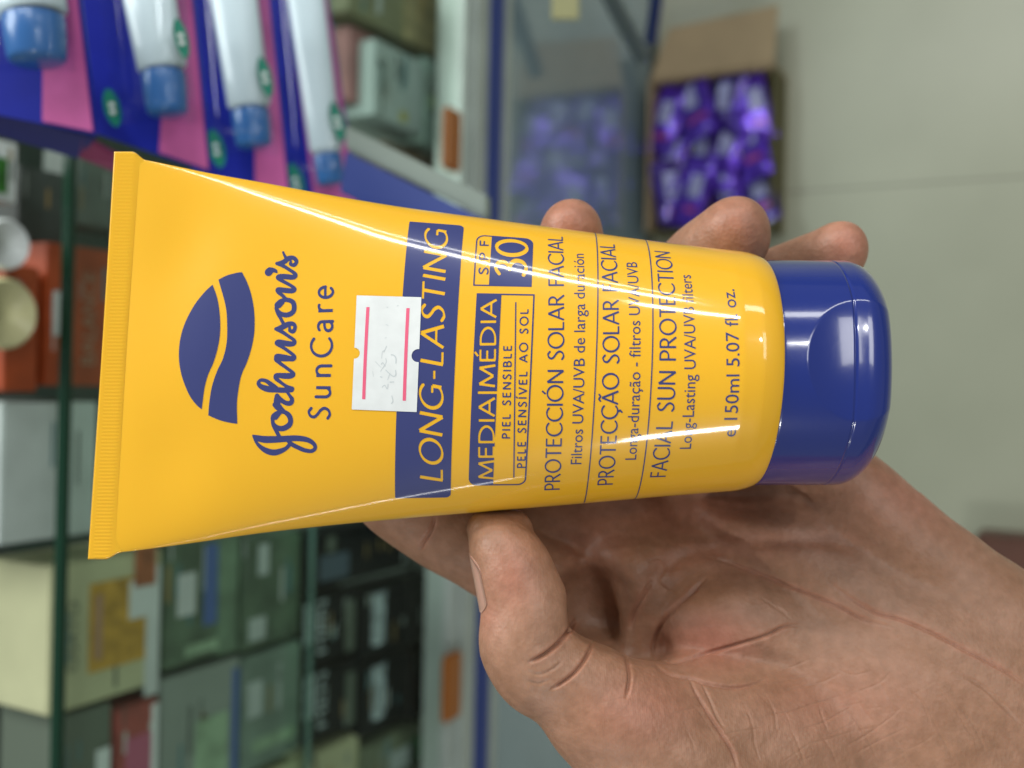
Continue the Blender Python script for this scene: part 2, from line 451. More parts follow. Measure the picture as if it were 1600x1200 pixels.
for (d, cor, pinkx, cap, tt, leaf, word) in PK:
    lab = {'nearest': 'toothpaste blister pack at the top left corner with its blue cap facing the camera',
           'second': 'toothpaste blister pack second from the left, green leaf mark low on its blue card',
           'third': 'toothpaste blister pack third from the left, between two others',
           'farthest': 'toothpaste blister pack farthest right, next to the rose carton'}[word]
    P = [W(x, y, d + .035 * (0 if i in (0, 1) else .25)) for i, (x, y) in enumerate(cor)]
    root = empty('toothpaste_pack', tuple(sum(P, Vector()) / 4), lab, 'toothpaste pack', 'toothpaste blister packs')
    slab('card', P, .0015, M_blue, root, .0003)
    def at(u, v, lift):          # card coordinates: u across, v down; lift towards the camera
        p = lerp(lerp(P[0], P[1], u), lerp(P[3], P[2], u), v)
        n = (P[1] - P[0]).cross(P[3] - P[0]).normalized()
        if n.dot(CAM - p) < 0: n = -n
        return p + n * lift
    wt, wb = cor[1][0] - cor[0][0], cor[2][0] - cor[3][0]
    ut, ub = (pinkx[0] - cor[0][0]) / wt, (pinkx[1] - cor[3][0]) / wb
    slab('pink_panel', [at(ut, .0, .0010), at(.985, 0, .0010), at(.985, .985, .0010), at(ub, .985, .0010)], .0008, M_mag, root, .0002)
    # tube lying on the card: axis from above the frame down to the cap
    cx = (cap[0] + cap[2]) / 2; r = (cap[2] - cap[0]) / 2 * (d - .012) / F
    dd = d - .004
    A = W(lerp(tt[0], tt[1], .5), -100, dd - .004); B = W(cx - 3, cap[1] + 4, dd - r * .5); Cc = W(cx + 4, cap[3] - 2, dd - r * .5)
    def sweep(name, stations, m):
        n = 32; V = []; Fc = []
        for (p, ax, ra, rb) in stations:
            ax = ax.normalized(); side = ax.cross(FW).normalized(); fr = side.cross(ax).normalized()
            for k in range(n):
                a = 2 * math.pi * k / n
                V.append(p + side * (ra * math.cos(a)) + fr * (rb * math.sin(a)) - root.location)
        for j in range(len(stations) - 1):
            for k in range(n):
                Fc.append((j * n + k, j * n + (k + 1) % n, (j + 1) * n + (k + 1) % n, (j + 1) * n + k))
        Fc.append(tuple(range(n))); Fc.append(tuple((len(stations) - 1) * n + k for k in range(n)))
        return mesh_obj(name, V, Fc, m, root, True)
    ax = B - A
    tb = sweep('tube', [(lerp(A, B, t), ax, r * (1.28 - .2 * t), r * (.15 + .8 * t)) for t in (0, .2, .4, .6, .8, .97)] +
               [(B, ax, r * .8, r * .8)], M_tw)
    ax2 = Cc - B
    sweep('cap', [(lerp(B, Cc, t), ax2, r * s, r * s) for t, s in ((0.02, .93), (.06, .97), (.5, .95), (.88, .90), (.96, .85), (1, .72))], M_cap2)
    if leaf:
        for (lx, ly, sx, sy) in ((leaf[0], leaf[1], 13, 30), (cap[2] - 10, cap[1] - 48, 11, 32)):
            n = 24; V = []
            dl = d - .0025 if lx == leaf[0] else d - r * 2.0 - .002
            for k in range(n):
                a = 2 * math.pi * k / n
                x = sx * math.cos(a) * abs(math.cos(a)) ** .2; y = sy * math.sin(a)
                V.append(W(lx + x + y * .22, ly + y, dl) - root.location)
            V2 = [v + FW * .0004 for v in V]
            Fc = [tuple(range(n)), tuple(range(2 * n - 1, n - 1, -1))] + [(k, (k + 1) % n, n + (k + 1) % n, n + k) for k in range(n)]
            em = mesh_obj('leaf_emblem', V + V2, Fc, M_leaf, root)
            for q_ in (-8, 3):
                pm = [W(lx - 4 + q_ * .2, ly + q_, dl - .0006), W(lx + 4 + q_ * .2, ly + q_, dl - .0006), W(lx + 5 + q_ * .2, ly + q_ + 7, dl - .0006), W(lx - 3 + q_ * .2, ly + q_ + 7, dl - .0006)]
                slab('pale_mark', pm, .0004, M_wht, em, 0)
    # blister dome
    bl = []
    n = 14
    V = []; Fc = []
    xl0, xl1 = tt[0] - 26, tt[1] + 22
    rows = 16
    for j in range(rows + 1):
        v = j / rows; y = lerp(-100, cap[3] + 12, v)
        xa = lerp(xl0, cap[0] - 42, v); xb = lerp(xl1, cap[2] + 14, v)
        hh = (r * 2.3) * min(1, (1 - v) * 9 + .02)
        for k in range(n + 1):
            t = k / n; prof = min(1, 6 * t, 6 * (1 - t))
            V.append(W(lerp(xa, xb, t), y, d - .0016 - hh * prof) - root.location)
    for j in range(rows):
        for k in range(n):
            a = j * (n + 1) + k
            Fc.append((a, a + 1, a + n + 2, a + n + 1))
    mesh_obj('blister', V, Fc, M_blister, root, True)
# tray lip under the packs
tr = empty('display_tray', tuple(W(60, 220, .385)), 'dark blue and magenta cardboard tray under the toothpaste packs', 'display tray')
slab('blue_side', [W(-60, 158, .372), W(150, 216, .382), W(122, 250, .388), W(-60, 196, .378)], .003, M_tray, tr)
slab('magenta_side', [W(128, 212, .381), W(215, 262, .40), W(215, 285, .40), W(121, 247, .387)], .003, mat('dark_magenta', (.20, .03, .09), .4), tr)

# ------------------------------------------------------------------ carton of purple sachets on the floor
M_card = mat('brown_cardboard', (.36, .27, .16), .7, noise=(25, .08))
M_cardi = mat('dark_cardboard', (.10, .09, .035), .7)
H = .055
c0 = onZ(1008, 365, H); c1 = onZ(1212, 100, H)
xa, xb = min(c0.x, c1.x), max(c0.x, c1.x); ya, yb = min(c0.y, c1.y), max(c0.y, c1.y)
yb = min(yb, Y0 - .006)
cb = empty('cardboard_carton', ((xa + xb) / 2, (ya + yb) / 2, 0), 'open brown cardboard carton with raised flap on the tiled floor against the cabinet', 'cardboard box')
t = .003
box('base', (xa, ya, .0005), (xb, yb, .004), M_card, cb, 0)
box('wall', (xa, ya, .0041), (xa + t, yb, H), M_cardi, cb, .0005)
box('wall', (xb - t, ya, .0041), (xb, yb, H), M_card, cb, .0005)
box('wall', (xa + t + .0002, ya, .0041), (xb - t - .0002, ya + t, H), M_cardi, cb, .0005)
box('wall', (xa + t + .0002, yb - t, .0041), (xb - t - .0002, yb, H), M_card, cb, .0005)
slab('flap', [Vector((xb + .001, yb - .002, H)), Vector((xb + .001, ya + .002, H)), Vector((xb + .068, ya + .002, H - .012)), Vector((xb + .060, yb - .018, H - .012))], .003, M_card, cb, .0005)

def foil(name, col):
    m = mat(name, col, .22, .55, coat=.6, noise=(60, .4), bump=(90, .6, .002))
    return m
M_pur = foil('purple_foil', (.10, .03, .52)); M_pur2 = foil('dark_purple_foil', (.045, .02, .22))
M_lil = mat('lilac_print', (.32, .34, .56), .3, noise=(150, .4)); M_yel = mat('yellow_label', (.45, .40, .05), .4)
M_redp = mat('plum_print', (.30, .04, .18), .4)
sw, sh = .041, .080
k = 0
places = []
ny, nx = 4, 3
for i in range(nx):
    for j in range(ny):
        places.append((lerp(xa + .018, xb - .018, (i + .5) / nx) + rng.uniform(-.005, .005),
                       lerp(ya + .006, yb - .006, (j + .5) / ny) + rng.uniform(-.005, .005)))
words_p = ['touching the cabinet side', 'second from the cabinet', 'third from the cabinet', 'outermost in its row']
rows_p = ['row nearest the cardboard flap', 'middle row of the open carton', 'row farthest from the cardboard flap']
for idx, (x, y) in enumerate(places):
    i, j = idx // ny, idx % ny
    z = H - .010 + rng.uniform(-.004, .012)
    yaw = rng.uniform(-.5, .5); tilt = rng.uniform(-.35, .35); tl2 = rng.uniform(-.35, .35)
    Mx = Matrix.Translation((x, y, z)) @ Matrix.Rotation(math.pi / 2 + yaw * .8, 4, 'Z') @ Matrix.Rotation(tilt, 4, 'X') @ Matrix.Rotation(tl2, 4, 'Y')
    lab = f'purple foil sachet, {rows_p[nx-1-i]}, {words_p[ny-1-j]}'
    s = empty('foil_sachet', label=lab, cat='sachet', group='purple foil sachets in the carton', M=Mx)
    n = 14; V = []; Fc = []
    ph = rng.uniform(0, 6, 4)
    def pz(a, b):
        e = (1 - abs(a) ** 3) * (1 - abs(b) ** 3)
        return .0048 * e + .0012 * math.sin(5 * a + ph[0]) * math.sin(4 * b + ph[1]) * (.3 + e)
    for sgn in (1, -1):
        for p in range(n + 1):
            for q_ in range(n + 1):
                a, b = 2 * p / n - 1, 2 * q_ / n - 1
                V.append((b * sw / 2, a * sh / 2, pz(a, b) if sgn > 0 else -.5 * pz(a, b) - .0004))
    for sgn in (0, 1):
        o_ = sgn * (n + 1) ** 2
        for p in range(n):
            for q_ in range(n):
                a = o_ + p * (n + 1) + q_
                f = (a, a + 1, a + n + 2, a + n + 1)
                Fc.append(f if sgn == 0 else f[::-1])
    mesh_obj('foil', V, Fc, M_pur if (idx % 3) else M_pur2, s, True)
    def lab_patch(name, a0, a1, b0, b1, mm):
        V = []; Fc = []; n = 8
        for p in range(n + 1):
            for q_ in range(n + 1):
                a, b = lerp(a0, a1, p / n), lerp(b0, b1, q_ / n)
                V.append((b * sw / 2, a * sh / 2, pz(a, b) + .0005))
        for p in range(n):
            for q_ in range(n):
                a = p * (n + 1) + q_
                Fc.append((a, a + 1, a + n + 2, a + n + 1))
        mesh_obj(name, V, Fc, mm, s, True)
    o1, o2 = rng.uniform(-.25, .25, 2)
    lab_patch('pale_print', -.55 + o1, .12 + o1 * .6, -.5 + o2, .30 + o2, M_lil)
    if idx % 4 != 1: lab_patch('plum_band', .40 + o1 * .3, .56 + o1 * .3, -.6, .3 + o2, M_redp)
    if idx in (4, 6): lab_patch('yellow_mark', -.3, .2, .5, .85, M_yel)

# cabinet leg and rail beside the carton, brown stool foot on the right
def cyl(name, a, b, r, m, parent=None, n=24):
    a, b = Vector(a), Vector(b); ax = (b - a).normalized()
    s = ax.orthogonal().normalized(); tt_ = ax.cross(s)
    V = []
    for p in (a, b):
        for k in range(n):
            an = 2 * math.pi * k / n
            V.append(p + s * r * math.cos(an) + tt_ * r * math.sin(an))
    Fc = [(k, (k + 1) % n, n + (k + 1) % n, n + k) for k in range(n)] + [tuple(range(n)), tuple(range(n, 2 * n))]
    return mesh_obj(name, V, Fc, m, parent, True)
pl = empty('metal_brace', (0, 0, 0), 'slanting dark teal metal brace at the top edge beside the cardboard flap', 'metal brace')
cyl('bar', W(935, -40, .95), W(1004, 92, 1.02), .008, mat('teal_metal', (.22, .28, .28), .4, .3), pl)
cyl('bar', W(1034, -60, .97), W(1016, 66, 1.02), .006, M_rblue, pl)
q = onZ(1560, 852, 0)
tag(box('stool_foot', (q.x - .05, q.y - .18, .0005), (q.x + .016, q.y + .018, .06), mat('brown_wood', (.10, .035, .02), .5, noise=(30, .3)), None, .003),
    'dark reddish brown wooden foot on the floor at the right edge', 'stool foot')
q = W(880, 6, .62)
tag(slab('yellow_tag', pq(862, -40, 905, 30, .62), .002, mat('mustard_card', (.24, .24, .11), .5)), 'mustard yellow card at the top edge beside the cabinet rail', 'card')
# ------------------------------------------------------------------ the held tube (millimetres in the held pose)
S = F / (DT * 1000)              # photograph pixels per mm at w = 0
TOPX = np.array([(170, 240), (227, 250), (330, 271), (415, 286), (500, 302), (620, 322.5), (760, 342), (840, 353), (900, 361), (1040, 380.5), (1140, 392.5), (1230, 402)], float)
BOTX = np.array([(130, 868), (187, 863), (300, 848.5), (400, 834), (500, 822.5), (620, 811), (760, 799), (900, 787), (1040, 774.5), (1140, 766.5), (1230, 760)], float)
def _spl(P, x):
    # smooth interpolation (cubic hermite) through the outline points
    X, Y = P[:, 0], P[:, 1]
    m = np.gradient(Y, X)
    i = np.clip(np.searchsorted(X, x) - 1, 0, len(X) - 2)
    h = X[i + 1] - X[i]; t = (x - X[i]) / h
    return ((2*t**3-3*t**2+1)*Y[i] + (t**3-2*t**2+t)*h*m[i] + (-2*t**3+3*t**2)*Y[i+1] + (t**3-t**2)*h*m[i+1])
def kap(s): return 0.0646 + (0.034 - 0.0646) * np.clip((s - 158) / 1000, 0, 1)
S_END = 1181.0
def dims(s):
    s = np.asarray(s, float)
    a = np.full_like(s, 200.0); cy = np.full_like(s, 570.0)
    for _ in range(6):
        T = _spl(TOPX, s + kap(s) * a); B = _spl(BOTX, s - kap(s) * a)
        a = (B - T) / 2; cy = (B + T) / 2
    t = np.clip((s - 190) / (1120 - 190), 0, 1)
    b = 4.2 + (186 - 4.2) * t ** 0.92
    e = np.clip((s - 1140) / 41, 0, 1)
    f = 13 * (1 - np.sqrt(np.clip(1 - (e * .985) ** 2, 0, 1)))
    return a - f, np.where(s > 1120, np.minimum(b, a), b) - f, cy
def surf(s, phi):
    """s along the tube, phi 0 top .. pi/2 front .. pi bottom -> mm"""
    a, b, cy = dims(s)
    va = a * np.cos(phi)
    x = s + kap(s) * va
    w = b * np.sin(phi) / S
    front = np.clip(np.sin(phi), 0, 1)
    py = cy - va
    def g(cx_, cy_, rx, ry): return np.exp(-((s - cx_) / rx) ** 2 - ((py - cy_) / ry) ** 2)
    w = w - front * (0.9 * g(285, 380, 60, 90) + 0.8 * g(285, 720, 60, 80) - .5 * g(330, 560, 60, 90))
    w = w + front * 0.10 * np.sin(s / 43 + 1.3 * np.sin(py / 71)) * np.exp(-((s - 420) / 260) ** 2)
    return np.stack([(x - 800) / S, (600 - py) / S, w], -1)
def snorm(s, phi):
    e1, e2 = 1.0, 0.004
    du = surf(s + e1, phi) - surf(s - e1, phi)
    dv = surf(s, phi + e2) - surf(s, phi - e2)
    n = np.cross(du, dv); n /= np.linalg.norm(n, axis=-1, keepdims=True) + 1e-12
    c = surf(s, phi); n *= np.where((n * c).sum(-1, keepdims=True) * 0 + n[..., 2:3] * np.sign(np.sin(phi))[..., None] >= 0, 1, -1)
    return n
# arc length (pixels) from the front line, positive upwards
_SG = np.arange(150, 1200, 2.0); _PG = np.linspace(0.0, math.pi, 721)
_A, _B, _ = dims(_SG)
_dl = np.sqrt((_A[:, None] * np.sin(_PG)) ** 2 + (_B[:, None] * np.cos(_PG)) ** 2)
_cum = np.concatenate([np.zeros((len(_SG), 1)), np.cumsum((_dl[:, 1:] + _dl[:, :-1]) / 2 * (_PG[1] - _PG[0]), 1)], 1)
_T = _cum[:, 360:361] - _cum                       # + at top
def phi_of(s, t):
    s = np.asarray(s, float); t = np.asarray(t, float)
    k = np.clip((s - _SG[0]) / 2.0, 0, len(_SG) - 1.001); i = k.astype(int); f = k - i
    out = np.zeros_like(s)
    for r in np.unique(i):
        m = i == r
        p0 = np.interp(-t[m], -_T[r], _PG); p1 = np.interp(-t[m], -_T[r + 1], _PG)
        out[m] = p0 * (1 - f[m]) + p1 * f[m]
    return out
def st3(s, t, off=0.0):
    ph = phi_of(s, t); n = snorm(s, ph)
    return surf(s, ph) + n * off, n
def proj(P):
    k = F / (DT * 1000 - P[..., 2])
    return 800 + P[..., 0] * k, 600 - P[..., 1] * k
def unproj(pts):
    """photograph pixels -> (s,t) on the front of the tube"""
    pts = np.atleast_2d(np.asarray(pts, float))
    s = 800 + (pts[:, 0] - 800) * .95; t = 575 - pts[:, 1]
    for _ in range(14):
        P, _n = st3(s, t); x, y = proj(P)
        P1, _n = st3(s + 2, t); x1, y1 = proj(P1); P2, _n = st3(s, t + 2); x2, y2 = proj(P2)
        a, b, c, d = (x1 - x) / 2, (x2 - x) / 2, (y1 - y) / 2, (y2 - y) / 2
        det = a * d - b * c; det = np.where(abs(det) < .03, -.03, det)
        rx, ry = pts[:, 0] - x, pts[:, 1] - y
        s = s + np.clip((d * rx - b * ry) / det, -40, 40); t = np.clip(t + np.clip((-c * rx + a * ry) / det, -40, 40), -292, 292)
    return np.stack([s, t], -1)

def tubemat(name, col, rough):
    m = mat(name, col, rough, coat=1.0, spec=.2, bump=(260, .05, .0004))
    m.node_tree.nodes['Principled BSDF'].inputs['Coat Roughness'].default_value = .075
    return m
M_yellow = tubemat('yellow_plastic', (.79, .425, .018), .36)
_b = M_yellow.node_tree.nodes['Principled BSDF']
_b.inputs['Subsurface Weight'].default_value = .12; _b.inputs['Subsurface Radius'].default_value = (1, .6, .1); _b.inputs['Subsurface Scale'].default_value = .002
M_ink = tubemat('blue_ink', (.036, .046, .165), .33)
M_cap = mat('blue_cap_plastic', (.003, .018, .185), .20, coat=1.0, spec=.5, bump=(900, .04, .0003))
M_cap.node_tree.nodes['Principled BSDF'].inputs['Coat Roughness'].default_value = .08

tube = empty('sunscreen_tube', M=MT, label='yellow plastic sunscreen tube with blue flip cap and blue print, held in the hand', cat='sunscreen tube')
def grid_faces(nr, nc, wrap):
    r = np.arange(nr - 1)[:, None]; c = np.arange(nc if wrap else nc - 1)[None]
    c2 = (c + 1) % nc
    return np.stack([r * nc + c, r * nc + c2, (r + 1) * nc + c2, (r + 1) * nc + c], -1).reshape(-1, 4)
def mm(V): return np.asarray(V).reshape(-1, 3) / 1000
ss = np.concatenate([np.linspace(200, 1138, 240), np.linspace(1140, S_END, 26)])
ph = np.linspace(0, 2 * math.pi, 288, endpoint=False)
G = surf(ss[:, None] + 0 * ph, ph[None] + 0 * ss[:, None])
mesh_obj('body', mm(G), grid_faces(len(ss), len(ph), True), M_yellow, tube, True)
# crimped seal
nr, nc = 900, 70
tau = np.linspace(0, 1, nr)[:, None]; sg = np.linspace(0, 1, nc)[None]
xl = 178 + (137.5 - 178) * tau; xr = 231 + (190 - 231) * tau
X = xl + (xr - xl) * sg
e = np.clip((sg - .52) / .48, 0, 1); e = e * e * (3 - 2 * e)
yt = 236.5 + 14.5 * e; yb = 874 - 10.5 * e
Y = yt + (yb - yt) * tau
band = np.clip((sg - .16) / .04, 0, 1) * np.clip((.72 - sg) / .04, 0, 1)
amp = .021 * (0.35 + .9 * tau)
rib = band * amp * np.sin(2 * math.pi * (Y / 5.6))
edge = np.minimum(np.minimum(sg * 18, tau * 260), np.minimum((1 - tau) * 260, 1)) ** .5
thk = (.44 - .30 * np.clip((sg - .62) / .38, 0, 1)) * np.clip(edge, 0, 1)
bow = -.5 * np.sin(tau * math.pi * 1.0 + .3) * .6
Zf = bow + thk + rib * np.clip(edge, 0, 1); Zb = bow - thk
Vf = np.stack([(X - 800) / S, (600 - Y) / S, Zf], -1); Vb = np.stack([(X - 800) / S + 0 * Zb, (600 - Y) / S, Zb + 0 * X], -1)
Fg = grid_faces(nr, nc, False); N_ = nr * nc
ring = list(range(nc)) + [r * nc + nc - 1 for r in range(1, nr)] + [(nr - 1) * nc + c for c in range(nc - 2, -1, -1)] + [r * nc for r in range(nr - 2, 0, -1)]
side = [(ring[i], ring[(i + 1) % len(ring)], ring[(i + 1) % len(ring)] + N_, ring[i] + N_) for i in range(len(ring))]
mesh_obj('crimped_seal', mm(np.concatenate([Vf.reshape(-1, 3), Vb.reshape(-1, 3)])), list(map(tuple, Fg)) + list(map(tuple, (Fg + N_)[:, ::-1])) + side, M_yellow, tube, True)

# ---- flip cap
CY = 582.5
def prof(u):                     # u 0..1 along the profile -> s, r
    pts = [(1176, 168), (1176.5, 172.5), (1178, 174.3)] + [(x, 174.6) for x in np.linspace(1181, 1281.2, 60)] + [(1282.2, 173.4), (1283.4, 173.3), (1284.6, 174.4)] + [(x, 174.6) for x in np.linspace(1286, 1300, 8)]
    for a in np.linspace(0, math.pi / 2, 34)[1:]:
        pts.append((1300 + 46 * math.sin(a), 174.6 - 46 * (1 - math.cos(a))))
    pts += [(1346.3, r) for r in (120, 80, 40, 1)]
    return np.array(pts)
pf = prof(0)
pa = np.linspace(0, 2 * math.pi, 420, endpoint=False)
sv = pf[:, 0:1] + 0 * pa; rv = pf[:, 1:2] + 0 * pa
vv = rv * np.cos(pa); ww = rv * np.sin(pa)
e2 = ((sv - 1292) / 80) ** 2 + ((vv - 17) / 86) ** 2
dent = np.where(ww > 0, 13.0 * np.clip(1 - e2, 0, 1), 0)
ww = ww - dent
sx = sv + .034 * vv
Gc = np.stack([(sx - 800) / S, (600 - CY + vv) / S, ww / S], -1)
mesh_obj('flip_cap', mm(Gc), grid_faces(len(pf), len(pa), True), M_cap, tube, True)
# seam lip that catches light
# ------------------------------------------------------------------ print: signed distance grids -> thin ink on the surface
def catmull(P, n=6):
    P = np.asarray(P, float); out = []
    Q = np.vstack([2 * P[0] - P[1], P, 2 * P[-1] - P[-2]])
    for i in range(1, len(Q) - 2):
        for k in range(n):
            t = k / n
            out.append(.5 * ((2 * Q[i]) + (-Q[i-1] + Q[i+1]) * t + (2*Q[i-1] - 5*Q[i] + 4*Q[i+1] - Q[i+2]) * t*t + (-Q[i-1] + 3*Q[i] - 3*Q[i+1] + Q[i+2]) * t**3))
    out.append(P[-1]); return np.array(out)

class Field:
    def __init__(f, x0, y0, x1, y1, h):
        f.h = h; f.x = np.arange(x0, x1 + h, h); f.y = np.arange(y0, y1 + h, h)
        f.d = np.full((len(f.x), len(f.y)), 50.0)
    def win(f, x0, y0, x1, y1, pad):
        i0 = max(0, int((x0 - pad - f.x[0]) / f.h)); i1 = min(len(f.x), int((x1 + pad - f.x[0]) / f.h) + 2)
        j0 = max(0, int((y0 - pad - f.y[0]) / f.h)); j1 = min(len(f.y), int((y1 + pad - f.y[0]) / f.h) + 2)
        return slice(i0, i1), slice(j0, j1)
    def seg(f, a, b, wa, wb, flat=False):
        w = max(wa, wb) + 3
        I, J = f.win(min(a[0], b[0]), min(a[1], b[1]), max(a[0], b[0]), max(a[1], b[1]), w)
        X, Y = f.x[I][:, None], f.y[J][None]
        if X.size == 0 or Y.size == 0: return
        dx, dy = b[0] - a[0], b[1] - a[1]; L2 = dx * dx + dy * dy + 1e-9
        h = ((X - a[0]) * dx + (Y - a[1]) * dy) / L2
        if flat:
            L = math.sqrt(L2); pd = abs((X - a[0]) * dy - (Y - a[1]) * dx) / L
            d = np.maximum(pd - (wa + (wb - wa) * np.clip(h, 0, 1)), np.maximum(-h, h - 1) * L)
        else:
            hc = np.clip(h, 0, 1)
            d = np.hypot(X - a[0] - hc * dx, Y - a[1] - hc * dy) - (wa + (wb - wa) * hc)
        f.d[I, J] = np.minimum(f.d[I, J], d)
    def poly(f, P):
        P = np.asarray(P, float)
        I, J = f.win(P[:, 0].min(), P[:, 1].min(), P[:, 0].max(), P[:, 1].max(), 4)
        X, Y = np.meshgrid(f.x[I], f.y[J], indexing='ij')
        dm = np.full(X.shape, 1e9); ins = np.zeros(X.shape, bool)
        for k in range(len(P)):
            a, b = P[k], P[(k + 1) % len(P)]
            dx, dy = b - a; h = np.clip(((X - a[0]) * dx + (Y - a[1]) * dy) / (dx * dx + dy * dy + 1e-9), 0, 1)
            dm = np.minimum(dm, np.hypot(X - a[0] - h * dx, Y - a[1] - h * dy))
            c = (a[1] > Y) != (b[1] > Y)
            xi = a[0] + (Y - a[1]) * dx / (dy if abs(dy) > 1e-9 else 1e-9)
            ins ^= c & (X < xi)
        d = np.where(ins, -dm, dm)
        f.d[I, J] = np.minimum(f.d[I, J], d)
    def rbox(f, x0, y0, x1, y1, r=0, corners=(1, 1, 1, 1)):
        """corners rounded: (x0y0, x1y0, x1y1, x0y1)"""
        I, J = f.win(x0, y0, x1, y1, 4)
        X, Y = np.meshgrid(f.x[I], f.y[J], indexing='ij')
        d = np.maximum(np.maximum(x0 - X, X - x1), np.maximum(y0 - Y, Y - y1))
        for c, (cx, cy, sx_, sy_) in zip(corners, ((x0, y0, 1, 1), (x1, y0, -1, 1), (x1, y1, -1, -1), (x0, y1, 1, -1))):
            if c and r:
                ox, oy = cx + sx_ * r, cy + sy_ * r
                m = ((X - ox) * sx_ < 0) & ((Y - oy) * sy_ < 0)
                d = np.where(m, np.hypot(X - ox, Y - oy) - r, d)
        f.d[I, J] = np.minimum(f.d[I, J], d)
    def cut(f, g): f.d = np.maximum(f.d, -g.d)
    def like(f):
        g = Field.__new__(Field); g.h, g.x, g.y = f.h, f.x, f.y; g.d = np.full_like(f.d, 50.0); return g
    def mesh(f):
        d = np.where(abs(f.d) < 1e-4, 1e-4, f.d); h = f.h; ins = d < 0
        nx, ny = d.shape
        idx = {}; V = []; Fc = []
        def cv(i, j):
            k = (i, j, 0)
            if k not in idx: idx[k] = len(V); V.append((f.x[i], f.y[j]))
            return idx[k]
        def ev(i, j, i2, j2):
            if (i2, j2) < (i, j): i, j, i2, j2 = i2, j2, i, j
            k = (i, j, 1 if i2 > i else 2)
            if k not in idx:
                t = d[i, j] / (d[i, j] - d[i2, j2]); idx[k] = len(V)
                V.append((f.x[i] + (f.x[i2] - f.x[i]) * t, f.y[j] + (f.y[j2] - f.y[j]) * t))
            return idx[k]
        c = ins[:-1, :-1].astype(int) + ins[1:, :-1] + ins[1:, 1:] + ins[:-1, 1:]
        for i, j in zip(*np.nonzero(c)):
            q = ((i, j), (i + 1, j), (i + 1, j + 1), (i, j + 1)); f_ = []
            for k in range(4):
                p, r = q[k], q[(k + 1) % 4]
                if ins[p]: f_.append(cv(*p))
                if ins[p] != ins[r]: f_.append(ev(*p, *r))
            if len(f_) > 2: Fc.append(tuple(f_))
        return np.array(V), Fc
def lay(name, V, Fc, m, off=.05, parent=None):
    P, n = st3(V[:, 0], V[:, 1], off)
    return mesh_obj(name, mm(P), Fc, m, parent or tube, True, normals=n)

